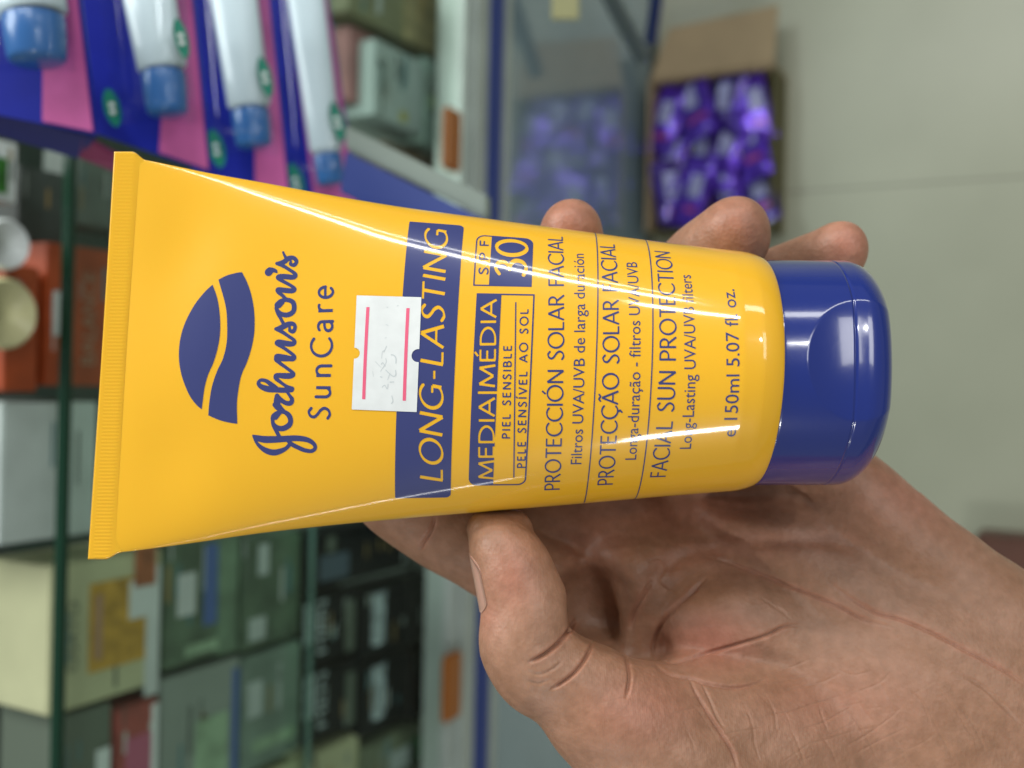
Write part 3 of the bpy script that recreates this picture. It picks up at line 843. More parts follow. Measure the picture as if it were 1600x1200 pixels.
# ---- stroke letters, cap height 1
def arc(cx, cy, rx, ry, a0, a1, n=14):
    a = np.radians(np.linspace(a0, a1, n)); return [(cx + rx * math.cos(t), cy + ry * math.sin(t)) for t in a]
GL = {
 'A': (.74, [[(0, 0), (.36, 1)], [(.36, 1), (.73, 0)], [(.14, .33), (.58, .33)]]),
 'B': (.60, [[(.07, 0), (.07, 1)], [(.07, .96), (.28, .96)] + arc(.28, .745, .22, .215, 88, -88) + [(.07, .53)], [(.07, .53), (.30, .53)] + arc(.30, .28, .26, .25, 88, -88) + [(.07, .04)]]),
 'C': (.78, [arc(.47, .5, .43, .49, 48, 312, 24)]),
 'D': (.80, [[(.07, 0), (.07, 1)], [(.07, .96), (.26, .96)] + arc(.26, .5, .47, .46, 88, -88, 20) + [(.07, .04)]]),
 'E': (.54, [[(.07, 0), (.07, 1)], [(.07, .96), (.5, .96)], [(.07, .53), (.46, .53)], [(.07, .04), (.52, .04)]]),
 'F': (.50, [[(.07, 0), (.07, 1)], [(.07, .96), (.48, .96)], [(.07, .52), (.44, .52)]]),
 'G': (.84, [arc(.47, .5, .43, .49, 48, 318, 24), [(.79, .06), (.79, .46)], [(.55, .46), (.80, .46)]]),
 'I': (.16, [[(.08, 0), (.08, 1)]]),
 'L': (.50, [[(.07, 0), (.07, 1)], [(.07, .04), (.48, .04)]]),
 'M': (.92, [[(.05, 0), (.14, 1)], [(.14, 1), (.46, .12)], [(.46, .12), (.78, 1)], [(.78, 1), (.88, 0)]]),
 'N': (.76, [[(.07, 0), (.07, 1)], [(.07, 1), (.69, 0)], [(.69, 0), (.69, 1)]]),
 'O': (.92, [arc(.46, .5, .42, .49, 90, 450, 32)]),
 'P': (.58, [[(.07, 0), (.07, 1)], [(.07, .96), (.28, .96)] + arc(.28, .71, .25, .25, 88, -88) + [(.07, .46)]]),
 'R': (.64, [[(.07, 0), (.07, 1)], [(.07, .96), (.27, .96)] + arc(.27, .72, .23, .24, 88, -88) + [(.07, .48)], [(.27, .48), (.62, 0)]]),
 'S': (.54, [list(map(tuple, catmull([(.46, .88), (.30, .99), (.12, .90), (.09, .72), (.22, .57), (.38, .44), (.47, .26), (.38, .07), (.20, .01), (.04, .10)], 5)))]),
 'T': (.62, [[(.31, 0), (.31, 1)], [(0, .96), (.62, .96)]]),
 'U': (.74, [[(.08, 1), (.08, .38)] + arc(.37, .34, .29, .33, 180, 360, 14) + [(.66, .38), (.66, 1)]]),
 'V': (.68, [[(0, 1), (.34, 0)], [(.34, 0), (.67, 1)]]),
 '-': (.40, [[(.06, .38), (.34, .38)]]),
 '|': (.22, [[(.11, -.12), (.11, 1.08)]]),
 '/': (.40, [[(.0, -.05), (.36, 1.02)]]),
 ' ': (.34, []),
 '3': (.56, [list(map(tuple, catmull([(.06, .86), (.24, .98), (.42, .88), (.43, .70), (.30, .56), (.20, .53)], 5))), list(map(tuple, catmull([(.20, .53), (.38, .50), (.50, .36), (.46, .14), (.28, .01), (.04, .08)], 5)))]),
 '0': (.64, [arc(.32, .5, .27, .49, 90, 450, 30)]),
 'u': (.60, [[(.07, .68), (.07, .26)] + arc(.28, .24, .21, .22, 180, 330, 10), [(.50, .68), (.50, 0)]]),
 'n': (.60, [[(.07, 0), (.07, .68)], arc(.29, .43, .22, .24, 160, 0, 10) + [(.51, .40), (.51, 0)]]),
 'a': (.54, [arc(.24, .50, .20, .17, 140, 10, 8) + [(.44, .44), (.44, 0)], [(.44, .38), (.28, .38)] + arc(.24, .19, .19, .18, 90, 300, 10) + [(.44, .12)]]),
 'r': (.38, [[(.07, 0), (.07, .68)], arc(.27, .40, .20, .26, 175, 70, 8)]),
 'e': (.60, [[(.09, .37), (.52, .37)], arc(.30, .34, .24, .33, 5, 315, 20)]),
}
ACC = {'Ó': ('O', 'a'), 'É': ('E', 'a'), 'Í': ('I', 'a'), 'Ã': ('A', '~'), 'Ç': ('C', ',')}
def put(f, txt, p0, p1, cap, thick=.075, thin=.045, slant=0.0, track=.10, pix=True, flip=False):
    """letters along the baseline p0->p1 (photograph pixels), cap height in pixels of the surface"""
    (a, b) = unproj([p0, p1])
    L = math.hypot(*(b - a)); e = (b - a) / L; n = np.array([-e[1], e[0]])
    adv = 0; runs = []
    for ch in txt:
        base, ac = ACC.get(ch, (ch, None)); g = GL[base]; runs.append((adv, base, ac)); adv += g[0] + track
    adv -= track; kx = L / adv
    for off, base, ac in runs:
        strokes = [list(s) for s in GL[base][1]]
        w0 = GL[base][0] / 2
        if ac == 'a': strokes.append([(w0 - .04, 1.10), (w0 + .14, 1.32)])
        if ac == '~': strokes.append(list(map(tuple, catmull([(w0 - .2, 1.10), (w0 - .08, 1.19), (w0 + .06, 1.10), (w0 + .18, 1.19)], 4))))
        if ac == ',': strokes.append([(w0 + .06, -.02), (w0 + .12, -.14), (w0 + .02, -.25)])
        for st in strokes:
            Q = []
            for (x, y) in st:
                X_ = (off + x) * kx + slant * y * cap
                Q.append(a + e * X_ + n * (y * cap))
            flat = len(st) == 2
            for k in range(len(Q) - 1):
                d = Q[k + 1] - Q[k]; ang = math.atan2(d @ n, d @ e)
                w = cap * (thin + (thick - thin) * abs(math.sin(ang - math.radians(16))) ** 1.2)
                f.seg(Q[k], Q[k + 1], w, w, flat)
def small(txt, p0, p1, cap, name):
    """lower-case text with the built-in face, stretched between the two ends"""
    V, Fc = font_mesh(txt)
    hb, _f = font_mesh('H'); H_ = hb[:, 1].max()
    (a, b) = unproj([p0, p1]); L = math.hypot(*(b - a)); e = (b - a) / L; n = np.array([-e[1], e[0]])
    V = V - [V[:, 0].min(), 0]
    kx = L / V[:, 0].max()
    P = a + V[:, 0:1] * kx * e + V[:, 1:2] / H_ * cap * n
    return lay(name, P, Fc, M_ink)

CELL = .62
f = Field(600, -290, 850, 290, CELL)
# long banner with knocked-out italic letters
B = unproj([(633, 345), (718, 353), (710, 776), (622, 779), (626, 560), (713, 560)])
x0, x1 = B[[0, 3, 4], 0].mean(), B[[1, 2, 5], 0].mean()
f.rbox(x0, (B[2, 1] + B[3, 1]) / 2, x1, (B[0, 1] + B[1, 1]) / 2, 8, (0, 1, 1, 0))
g = f.like(); put(g, 'LONG-LASTING', (692, 753), (699.5, 361), 34, .085, .042, .20, .13); f.cut(g)
# skin type panel
B = unproj([(740, 458), (832, 460), (826, 758), (737, 758), (777, 600), (738, 600), (829, 600)])
x0, x1, xm = B[[0, 3, 5], 0].mean(), B[[1, 2, 6], 0].mean(), B[4, 0]
y1, y0 = (B[0, 1] + B[1, 1]) / 2, (B[2, 1] + B[3, 1]) / 2
p = f.like(); p.rbox(x0, y0, x1, y1, 13, (1, 1, 0, 0))
q = f.like(); q.rbox(xm, y0 + 2.2, x1 - 2.2, y1 - 2.2, 11, (0, 1, 0, 0)); p.cut(q)
g = f.like(); put(g, 'MEDIA|MÉDIA', (772, 749), (776, 468), 23, .088, .06, 0, .10); p.cut(g)
f.d = np.minimum(f.d, p.d)
put(f, 'PIEL SENSIBLE', (797, 685), (799.5, 540), 11.6, .09, .08, 0, .30)
put(f, 'PELE SENSÍVEL AO SOL', (820.5, 731), (825.5, 483), 11.6, .09, .08, 0, .30)
a, b = unproj([(803, 746), (806, 472)]); f.seg(a, b, .9, .9, True)
# factor panel
B = unproj([(743, 366), (832, 374), (832, 448), (741, 447), (766, 410)])
x0, x1, xm = B[[0, 3], 0].mean(), B[[1, 2], 0].mean(), B[4, 0]
y1, y0 = (B[0, 1] + B[1, 1]) / 2, (B[2, 1] + B[3, 1]) / 2
p = f.like(); p.rbox(x0, y0, x1, y1, 13, (0, 0, 1, 1)); q = f.like(); q.rbox(x0 + 2, y0 + 2, xm, y1 - 2, 11, (0, 0, 0, 1)); p.cut(q)
g = f.like(); put(g, '30', (822, 432), (824, 376), 46, .085, .045, 0, .08); p.cut(g)
f.d = np.minimum(f.d, p.d)
put(f, 'SPF', (762.5, 429), (764, 376), 13.5, .095, .085, 0, .55)
V, Fc = f.mesh(); lay('printed_panels', V, Fc, M_ink)
# product names and rules
f = Field(830, -292, 1150, 292, CELL)
put(f, 'PROTECCIÓN SOLAR FACIAL', (874.5, 765), (879, 370), 22.5, .068, .043, 0, .10)
put(f, 'PROTECÇÃO SOLAR FACIAL', (957.5, 757), (960, 382), 22.5, .068, .043, 0, .10)
put(f, 'FACIAL SUN PROTECTION', (1040, 745), (1046, 394), 22.5, .068, .043, 0, .10)
for x in (931, 1018.5):
    s0 = unproj([(x, 580)])[0, 0]
    f.seg((s0, -289), (s0, 289), .85, .85, True)
V, Fc = f.mesh(); lay('printed_names', V, Fc, M_ink)
small('Filtros UVA/UVB de larga duración', (908.5, 725), (912, 397), 15.5, 'small_print')
small('Longa-duração - filtros UVA/UVB', (994, 718), (995, 410), 15.5, 'small_print')
small('Long-Lasting UVA/UVB filters', (1079.5, 701), (1079, 430), 15.5, 'small_print')
small('e 150ml 5.07 fl. oz.', (1149, 682), (1147, 452), 17.5, 'small_print')
# emblem, script and sub-name
f = Field(255, -190, 540, 230, .55)
def crop8(P): return [(260 + x / 3.157, 360 + y / 3.157) for x, y in P]
def shape(pieces):
    out = []
    for P in pieces: out += list(catmull(crop8(P), 4))[:-1]
    f.poly(unproj(out))
shape([[(228, 268), (190, 303), (140, 366), (95, 450), (70, 530), (62, 610), (68, 680), (85, 745), (115, 815), (150, 862), (175, 882)],
       [(175, 882), (180, 840), (188, 780), (205, 715), (235, 645), (258, 560), (266, 480), (262, 400), (250, 330), (228, 268)]])
shape([[(257, 243), (300, 222), (345, 210), (373, 206)], [(373, 206), (400, 260), (422, 330), (434, 410), (434, 500), (420, 580), (398, 650), (370, 715), (355, 790), (348, 860), (350, 954)],
       [(350, 954), (310, 948), (260, 935), (207, 912)], [(207, 912), (212, 850), (225, 770), (250, 695), (280, 630), (298, 550), (300, 460), (292, 370), (257, 243)]])
V, Fc = f.mesh(); lay('emblem', V, Fc, M_ink)
f = Field(370, -190, 540, 230, .5)
CA = lambda P: [(380 + x / 7.5, 560 + y / 7.5, w / 7.5) for x, y, w in P]
CB = lambda P: [(380 + x / 6.31, 380 + y / 6.31, w / 6.31) for x, y, w in P]
SCRIPT = [
 CA([(118, 905, 22), (160, 930, 62), (240, 948, 78), (330, 950, 78), (450, 945, 72), (600, 935, 66), (700, 942, 62), (780, 965, 55), (835, 1010, 46), (842, 1055, 44), (800, 1085, 44), (720, 1075, 48), (640, 1042, 50), (575, 1008, 50), (520, 965, 36)]),
 CA([(548, 1005, 45), (500, 1055, 46), (430, 1088, 62), (360, 1102, 70), (280, 1085, 66), (205, 1038, 48), (150, 975, 32), (118, 905, 24)]),
 CA([(425, 920, 44), (388, 850, 44), (350, 780, 36), (338, 700, 34)]),
 CA([(345, 700, 46), (352, 760, 40), (400, 812, 58), (470, 820, 62), (540, 780, 62), (556, 720, 58), (530, 660, 58), (470, 625, 44), (400, 640, 48), (355, 672, 48), (345, 700, 46)]),
 CA([(380, 690, 60), (425, 640, 50)]),
 CA([(490, 625, 30), (455, 585, 30), (420, 555, 50), (375, 540, 56)]),
 CA([(365, 545, 44), (400, 583, 46), (430, 600, 30)]), CA([(398, 440, 56), (400, 500, 84), (395, 560, 66)]),
 CA([(400, 440, 46), (450, 492, 52), (510, 525, 52), (560, 520, 56), (572, 480, 50), (548, 440, 36), (520, 400, 34)]),
 CA([(565, 365, 62), (480, 372, 60), (380, 366, 64), (290, 358, 70), (215, 332, 58), (178, 292, 42), (205, 255, 38), (265, 262, 44), (330, 305, 52), (390, 345, 44)]),
 CA([(572, 358, 56), (505, 325, 38), (440, 280, 38), (385, 232, 50), (392, 198, 50), (480, 205, 66), (565, 202, 62), (588, 175, 42), (520, 120, 38), (440, 62, 40), (388, 18, 46), (395, 0, 46), (480, 5, 58), (590, 5, 48)]),
 CB([(370, 1190, 34), (330, 1145, 40), (335, 1112, 42), (420, 1128, 52), (490, 1140, 48), (503, 1112, 34), (440, 1060, 32), (380, 1020, 34), (332, 988, 40), (352, 972, 44), (430, 990, 54), (495, 990, 46), (503, 958, 34), (440, 912, 32), (380, 872, 36), (322, 845, 32)]),
 CB([(322, 845, 28), (380, 830, 52), (440, 800, 50), (490, 795, 40), (512, 825, 36), (496, 868, 40), (462, 862, 34), (458, 832, 26)]),
 CB([(400, 800, 34), (372, 745, 32), (340, 690, 32), (325, 640, 34)]),
 CB([(330, 610, 42), (335, 655, 32), (372, 695, 42), (430, 708, 48), (488, 682, 48), (504, 630, 48), (488, 580, 46), (430, 558, 42), (370, 572, 42), (335, 600, 42)]), CB([(355, 615, 50), (388, 585, 40)]),
 CB([(425, 555, 32), (390, 518, 34), (345, 480, 38), (345, 456, 42), (410, 465, 50), (488, 470, 46), (508, 448, 34), (460, 412, 32), (390, 374, 34), (345, 345, 40), (355, 328, 44), (420, 330, 52), (500, 335, 46), (514, 305, 36), (450, 258, 32), (390, 222, 36), (332, 200, 32)]),
 CB([(332, 200, 28), (400, 185, 48), (445, 152, 50), (495, 145, 40), (526, 178, 38), (505, 215, 38), (468, 207, 32), (470, 180, 24)]), CB([(425, 150, 32), (405, 115, 24), (395, 90, 22)]),
 CB([(252, 285, 78), (262, 275, 74)]), CB([(285, 262, 44), (318, 274, 34), (332, 288, 16)]),
]
for stq in SCRIPT:
    C_ = catmull(stq, 5); uv = unproj(C_[:, :2])
    for k in range(len(uv) - 1): f.seg(uv[k], uv[k + 1], C_[k, 2] / 2, C_[k + 1, 2] / 2)
for ch, ya, yb_, xb_ in (('S', 655, 635.5, 515.5), ('u', 622.5, 602.5, 516.5), ('n', 589, 568.5, 517), ('C', 557.5, 528, 519), ('a', 518.5, 498.5, 519.5), ('r', 487.5, 474.5, 520), ('e', 466.5, 445.5, 520.5)):
    put(f, ch, (xb_, ya), (xb_ + .3, yb_), 33, .070, .055)
V, Fc = f.mesh(); lay('script_lettering', V, Fc, M_ink)

# ---- price sticker (its own thing, stuck to the tube)
M_paper = mat('price_paper', (.66, .69, .70), .5, noise=(300, .05)); M_pl = mat('pink_line', (.72, .10, .20), .5); M_fade = mat('faded_ink', (.50, .55, .57), .6)
stk = empty('price_sticker', M=MT, label='white price sticker with two pink lines and notched sides stuck on the yellow tube', cat='price sticker')
f = Field(520, -90, 690, 130, .7)
def c3(P): return [(540 + x / 6, 450 + y / 6) for x, y in P]
def dens(P, n=8):
    out = []
    for i in range(len(P)):
        a, b = np.array(P[i]), np.array(P[(i + 1) % len(P)])
        for k in range(n): out.append(a + (b - a) * k / n)
    return out
f.poly(unproj(dens(c3([(106, 70), (712, 88), (668, 1162), (60, 1138)]))))
g = f.like()
for (x, y, r) in ((86, 612, 48), (680, 634, 57)):
    c = unproj([(540 + x / 6, 450 + y / 6)])[0]; g.seg(c, c + 1e-3, r / 6, r / 6)
f.cut(g); V, Fc = f.mesh(); lay('paper', V, Fc, M_paper, .13, stk)
f = Field(520, -90, 690, 130, .6)
for P in ([(212, 180), (172, 1042)], [(587, 190), (552, 1056)]):
    a, b = unproj(c3(P)); f.seg(a, b, 2.45, 2.45, True)
V, Fc = f.mesh(); lay('pink_line', V, Fc, M_pl, .165, stk)
f = Field(520, -90, 690, 130, .35)
for P, w in (([(472, 705), (474, 660), (455, 632), (430, 625)], .75), ([(380, 770), (410, 800), (448, 828), (472, 815), (470, 770)], .7), ([(360, 600), (372, 575), (385, 545)], .45), ([(336, 715), (350, 700), (372, 730)], .6),
             ([(420, 882), (452, 880)], .7), ([(345, 930), (368, 910), (392, 945), (400, 900)], .5), ([(430, 1082), (445, 1060), (435, 1010)], .55), ([(328, 832), (342, 836)], .7), ([(280, 690), (335, 745)], .3), ([(340, 660), (345, 600), (370, 585)], .3),
             ([(330, 780), (380, 700), (378, 660)], .4), ([(370, 470), (385, 465)], .3), ([(380, 345), (400, 350)], .45), ([(385, 180), (400, 182)], .4), ([(485, 170), (495, 165)], .5), ([(255, 780), (262, 830)], .25), ([(395, 860), (418, 800)], .35)):
    C_ = catmull(c3(P), 4); uv = unproj(C_)
    for k in range(len(uv) - 1): f.seg(uv[k], uv[k + 1], w, w)
V, Fc = f.mesh(); lay('faded_writing', V, Fc, M_fade, .165, stk)
# ------------------------------------------------------------------ the hand (one continuous surface, mm in the held pose)
def HP(px, py, w):
    k = (DT * 1000 - w) / F
    return np.array([(px - 800) * k, (600 - py) * k, w])
HS = .75
lo_ = np.array([-44., -152., -64.]); hi_ = np.array([176., 52., 26.])
nn = np.ceil((hi_ - lo_) / HS).astype(int) + 1
gx, gy, gz = [lo_[i] + HS * np.arange(nn[i]) for i in range(3)]
FD = np.full(nn, 30.0, np.float32)
def _apply(fn, mn, mx, k, sub=False):
    pad = 4 + k
    sl = []
    for i in range(3):
        a = max(0, int((mn[i] - pad - lo_[i]) / HS)); b = min(nn[i], int((mx[i] + pad - lo_[i]) / HS) + 2)
        if a >= b: return
        sl.append(slice(a, b))
    sl = tuple(sl)
    d = fn(gx[sl[0]][:, None, None], gy[sl[1]][None, :, None], gz[sl[2]][None, None, :]).astype(np.float32)
    old = FD[sl]
    if sub:
        d = -d; h = np.clip(.5 - .5 * (old - d) / k, 0, 1); FD[sl] = old + (d - old) * h + k * h * (1 - h)
    else:
        h = np.clip(.5 + .5 * (old - d) / k, 0, 1); FD[sl] = old + (d - old) * h - k * h * (1 - h)
def cone(a, b, ra, rb, k=3.0):
    ba = b - a; L2 = ba @ ba
    def fn(X, Y, Z):
        h = np.clip(((X - a[0]) * ba[0] + (Y - a[1]) * ba[1] + (Z - a[2]) * ba[2]) / L2, 0, 1)
        return np.sqrt((X - a[0] - h * ba[0]) ** 2 + (Y - a[1] - h * ba[1]) ** 2 + (Z - a[2] - h * ba[2]) ** 2) - (ra + (rb - ra) * h)
    r = max(ra, rb); _apply(fn, np.minimum(a, b) - r, np.maximum(a, b) + r, k)
def cutc(a, b, ra, rb, k):
    ba = b - a; L2 = ba @ ba
    def fn(X, Y, Z):
        h = np.clip(((X - a[0]) * ba[0] + (Y - a[1]) * ba[1] + (Z - a[2]) * ba[2]) / L2, 0, 1)
        return np.sqrt((X - a[0] - h * ba[0]) ** 2 + (Y - a[1] - h * ba[1]) ** 2 + (Z - a[2] - h * ba[2]) ** 2) - (ra + (rb - ra) * h)
    _apply(fn, np.minimum(a, b) - ra, np.maximum(a, b) + ra, k, True)
def chain(P, k=3.0, n=5):
    Q = [np.append(HP(*p[:3]), p[3]) for p in P]
    C_ = catmull(Q, n)
    for i in range(len(C_) - 1): cone(C_[i, :3], C_[i + 1, :3], C_[i, 3], C_[i + 1, 3], k if i % n == 0 or True else .5)
def ball(p, r, k=3.0, sub=False):
    c = HP(*p); r = np.array(r if hasattr(r, '__len__') else (r, r, r), float); rm = r.min()
    def fn(X, Y, Z):
        q = np.sqrt(((X - c[0]) / r[0]) ** 2 + ((Y - c[1]) / r[1]) ** 2 + ((Z - c[2]) / r[2]) ** 2)
        return (q - 1) * rm
    _apply(fn, c - r, c + r, k, sub)
# palm beams from the wrist to the knuckles
chain([(1290, 735, -27, 9.0), (1430, 880, -23, 12.0), (1590, 1008, -19, 13.5), (1760, 1140, -18, 15.5), (2050, 1330, -22, 22)], 3.5)
chain([(1150, 812, -30, 10), (1330, 950, -23, 14), (1560, 1110, -17, 17), (1900, 1340, -20, 24)], 4)
chain([(1015, 868, -31, 10.5), (1200, 1010, -24, 14.5), (1450, 1190, -17, 20), (1850, 1450, -20, 26)], 4)
chain([(880, 935, -26, 10.5), (1040, 1080, -22, 14), (1300, 1270, -17, 20), (1700, 1550, -20, 26)], 4)
# fleshy pads at the finger bases and the heel of the hand
ball((985, 900, -24), (11, 10, 9), 3.5)
ball((1150, 985, -15), (17.0, 11.5, 9.0), 3.2)
ball((1420, 1130, -14), (34, 26, 15), 6)
ball((1480, 985, -19), (24, 12, 12), 5)
ball((950, 815, -32), (11, 11, 8), 4)
ball((1075, 790, -34), (11, 12, 8), 4)
ball((1215, 765, -33), (11, 11, 8), 4)
ball((1330, 800, -30), (12, 12, 9), 4)
# thumb
ball((757, 826, -1), 3.8, 2.5)
ball((800, 830, -2), 4.6, 2.5)
chain([(776, 842, -1, 5.6), (790, 866, 1, 7.1), (805, 900, 2, 7.9), (820, 945, 2.5, 8.7), (822, 985, 3, 9.5)], .7)
chain([(821, 990, 3, 9.3), (828, 1018, 3, 9.6), (848, 1040, 3, 9.8), (895, 1066, 2.5, 10.5), (960, 1120, 1.5, 13.2), (1060, 1200, -1, 16), (1240, 1330, -6, 20), (1500, 1500, -12, 24)], .9)
chain([(1050, 1125, -6, 12), (1150, 1150, -9, 14), (1250, 1180, -12, 16)], 5)
ball((866, 810, -33), (11, 9, 8), 4)
# fingers curling behind the tube
chain([(880, 935, -26, 10.5), (800, 885, -28, 9.6), (715, 838, -29, 9.4), (645, 795, -29, 9.0), (600, 750, -28, 8.6), (620, 690, -27, 8.2), (680, 640, -29, 7.8), (730, 600, -31, 7.2)], 1.8)
chain([(1015, 868, -31, 10.5), (950, 760, -35, 9.4), (905, 640, -36, 9.0), (885, 520, -33, 8.4), (888, 420, -24, 7.5), (893, 356, -16, 6.5)], 1.8)
chain([(1150, 812, -30, 10), (1080, 700, -37, 9.0), (1040, 590, -38, 8.8), (1040, 480, -34, 8.2), (1085, 412, -27, 7.6), (1130, 375, -20, 7.0), (1153, 353, -16, 6.3)], 1.8)
chain([(1290, 735, -27, 9), (1190, 650, -36, 8.4), (1150, 540, -37, 7.8), (1185, 455, -33, 7.0), (1250, 418, -27, 6.2), (1296, 396, -21, 5.4), (1316, 382, -18, 4.9)], 1.6)
# finger-tip pads
ball((1160, 372, -17), (6.2, 7.5, 6.2), 1.5)
ball((1322, 395, -18), (4.6, 5.8, 5), 1.5)

# hollows between thumb and palm, then the folds that fill them
ball((925, 948, -1), (5.8, 6.2, 14.5), 2.4, True)
ball((960, 974, -1), (6, 4.6, 13.5), 2.4, True)
ball((997, 1003, -2), (4.6, 3.2, 12.5), 2, True)
ball((922, 950, -18), (8.5, 9, 9), 5, True)
ball((958, 984, -17), (9, 5.5, 10), 3.5, True)
ball((1000, 1012, -15), (6, 3.2, 8), 2.5, True)
ball((1165, 782, -15), (18, 4.2, 13), 3, True)
ball((960, 812, -16), (14, 3.4, 9), 3, True)
cone(HP(1002, 925, -22), HP(1006, 1012, -21), 5.6, 5.2, 2.5)
def surface_nets(D, org, h):
    s = D < 0
    nx, ny, nz = D.shape
    c = np.zeros((nx - 1, ny - 1, nz - 1), np.int8)
    for a in (0, 1):
        for b in (0, 1):
            for d_ in (0, 1): c += s[a:nx - 1 + a, b:ny - 1 + b, d_:nz - 1 + d_]
    act = (c > 0) & (c < 8)
    I = np.argwhere(act); id_ = np.full(act.shape, -1, np.int64); id_[act] = np.arange(len(I))
    acc = np.zeros((len(I), 3)); cnt = np.zeros(len(I))
    cs = [(a, b, d_) for a in (0, 1) for b in (0, 1) for d_ in (0, 1)]
    for p in cs:
        for ax in range(3):
            if p[ax] == 1: continue
            q = list(p); q[ax] = 1
            v0 = D[I[:, 0] + p[0], I[:, 1] + p[1], I[:, 2] + p[2]].astype(float); v1 = D[I[:, 0] + q[0], I[:, 1] + q[1], I[:, 2] + q[2]].astype(float)
            m = (v0 < 0) != (v1 < 0); t = np.where(m, v0 / np.where(m, v0 - v1, 1), 0)
            pos = np.tile(np.array(p, float), (len(I), 1)); pos[:, ax] += t
            acc[m] += pos[m]; cnt[m] += 1
    V = org + h * (I + acc / cnt[:, None])
    Fs = []
    for ax in range(3):
        o1, o2 = (ax + 1) % 3, (ax + 2) % 3
        sl0 = [slice(1, -1)] * 3; sl1 = [slice(1, -1)] * 3
        sl0[ax] = slice(0, -1); sl1[ax] = slice(1, None)
        a, b = s[tuple(sl0)], s[tuple(sl1)]
        E = np.argwhere(a != b); flip = a[tuple(E.T)]
        off = np.ones(3, int); off[ax] = 0
        E = E + off
        def cid(d1, d2):
            q = E.copy(); q[:, o1] -= d1; q[:, o2] -= d2; return id_[q[:, 0], q[:, 1], q[:, 2]]
        Q = np.stack([cid(1, 1), cid(0, 1), cid(0, 0), cid(1, 0)], -1)
        Q[~flip] = Q[~flip][:, ::-1]
        Fs.append(Q)
    return V, np.concatenate(Fs)
HV, HF = surface_nets(FD, lo_, HS)
def laplace(V, Fc, it, lam=.5):
    E = np.concatenate([Fc[:, [0, 1]], Fc[:, [1, 2]], Fc[:, [2, 3]], Fc[:, [3, 0]]])
    E = np.concatenate([E, E[:, ::-1]])
    n = len(V); cnt = np.bincount(E[:, 0], minlength=n).astype(float)
    for _ in range(it):
        A = np.stack([np.bincount(E[:, 0], weights=V[E[:, 1], k], minlength=n) for k in range(3)], -1) / np.maximum(cnt, 1)[:, None]
        V = V + lam * (A - V)
    return V
HV = laplace(HV, HF, 3)
# subdivide once for the creases
me = bpy.data.meshes.new('tmp'); me.from_pydata(HV.tolist(), [], HF.tolist())
to = bpy.data.objects.new('tmp', me); COL.objects.link(to)
sb = to.modifiers.new('s', 'SUBSURF'); sb.levels = 2; sb.render_levels = 2
dg = bpy.context.evaluated_depsgraph_get(); ev = to.evaluated_get(dg); m2 = ev.to_mesh()
nV = len(m2.vertices); print('hand verts', nV); HV = np.empty(nV * 3); m2.vertices.foreach_get('co', HV); HV = HV.reshape(-1, 3)
HN = np.empty(nV * 3); m2.vertices.foreach_get('normal', HN); HN = HN.reshape(-1, 3)
HF = np.empty(len(m2.polygons) * 4, int); m2.loops.foreach_get('vertex_index', HF); HF = HF.reshape(-1, 4)
ev.to_mesh_clear(); bpy.data.objects.remove(to)
HN /= np.linalg.norm(HN, axis=1, keepdims=True) + 1e-9
PX, PY = proj(HV)
vis = (HN[:, 2] > -.15) & (HV[:, 2] > -34)
palm = vis & (PX < 1720) & (PY < 1330) & (PY > 770)
crs = [
 # (points, width px, depth mm)
 ([(823, 1036), (850, 1023), (875, 1003), (893, 980), (900, 965)], 3.8, 1.2),
 ([(858, 1079), (878, 1067), (900, 1049), (918, 1024), (927, 1000)], 3.4, .85),
 ([(822, 1047), (842, 1054), (862, 1046), (880, 1032)], 3, .22), ([(818, 1062), (840, 1068), (860, 1062)], 3, .16),
 ([(977, 1022), (983, 1046), (984, 1064), (978, 1094)], 3.4, .75),
 ([(1022, 1034), (1033, 1046), (1054, 1056), (1083, 1061), (1100, 1067), (1142, 1073), (1175, 1069), (1205, 1058)], 3.0, .5),
 ([(1021, 1029), (1022, 1008), (1033, 975), (1054, 948), (1083, 921), (1104, 900)], 4.0, .95),
 ([(983, 985), (990, 960), (1004, 932), (1020, 905)], 4.5, .6),
 ([(1021, 1031), (1050, 1033), (1075, 1029), (1117, 1017), (1158, 1006), (1200, 992), (1225, 979), (1254, 977)], 3.4, .75),
 ([(985, 930), (1017, 904), (1050, 880), (1078, 866), (1117, 856), (1158, 849), (1200, 845), (1267, 844), (1340, 850), (1400, 860)], 17, .8),
 ([(1095, 866), (1142, 879), (1183, 896), (1225, 912), (1267, 929), (1308, 946), (1350, 967), (1400, 982)], 3.2, .5),
 ([(1287, 904), (1333, 937), (1371, 958), (1412, 969), (1462, 992), (1500, 1012), (1542, 1033), (1579, 1054), (1620, 1085)], 3.2, .42),
 ([(1500, 1054), (1537, 1075), (1567, 1104), (1602, 1140)], 3.2, .35),
 ([(1075, 1055), (1087, 1083), (1108, 1117), (1129, 1150), (1146, 1179), (1152, 1205)], 3.0, .42),
 ([(1093, 1062), (1108, 1092), (1120, 1120), (1133, 1140)], 2.6, .25),
 ([(655, 862), (663, 846), (674, 828), (682, 800)], 3.5, .6),
 ([(1010, 880), (1030, 872), (1042, 885), (1030, 905), (1040, 920), (1062, 925)], 2.6, .18),
]
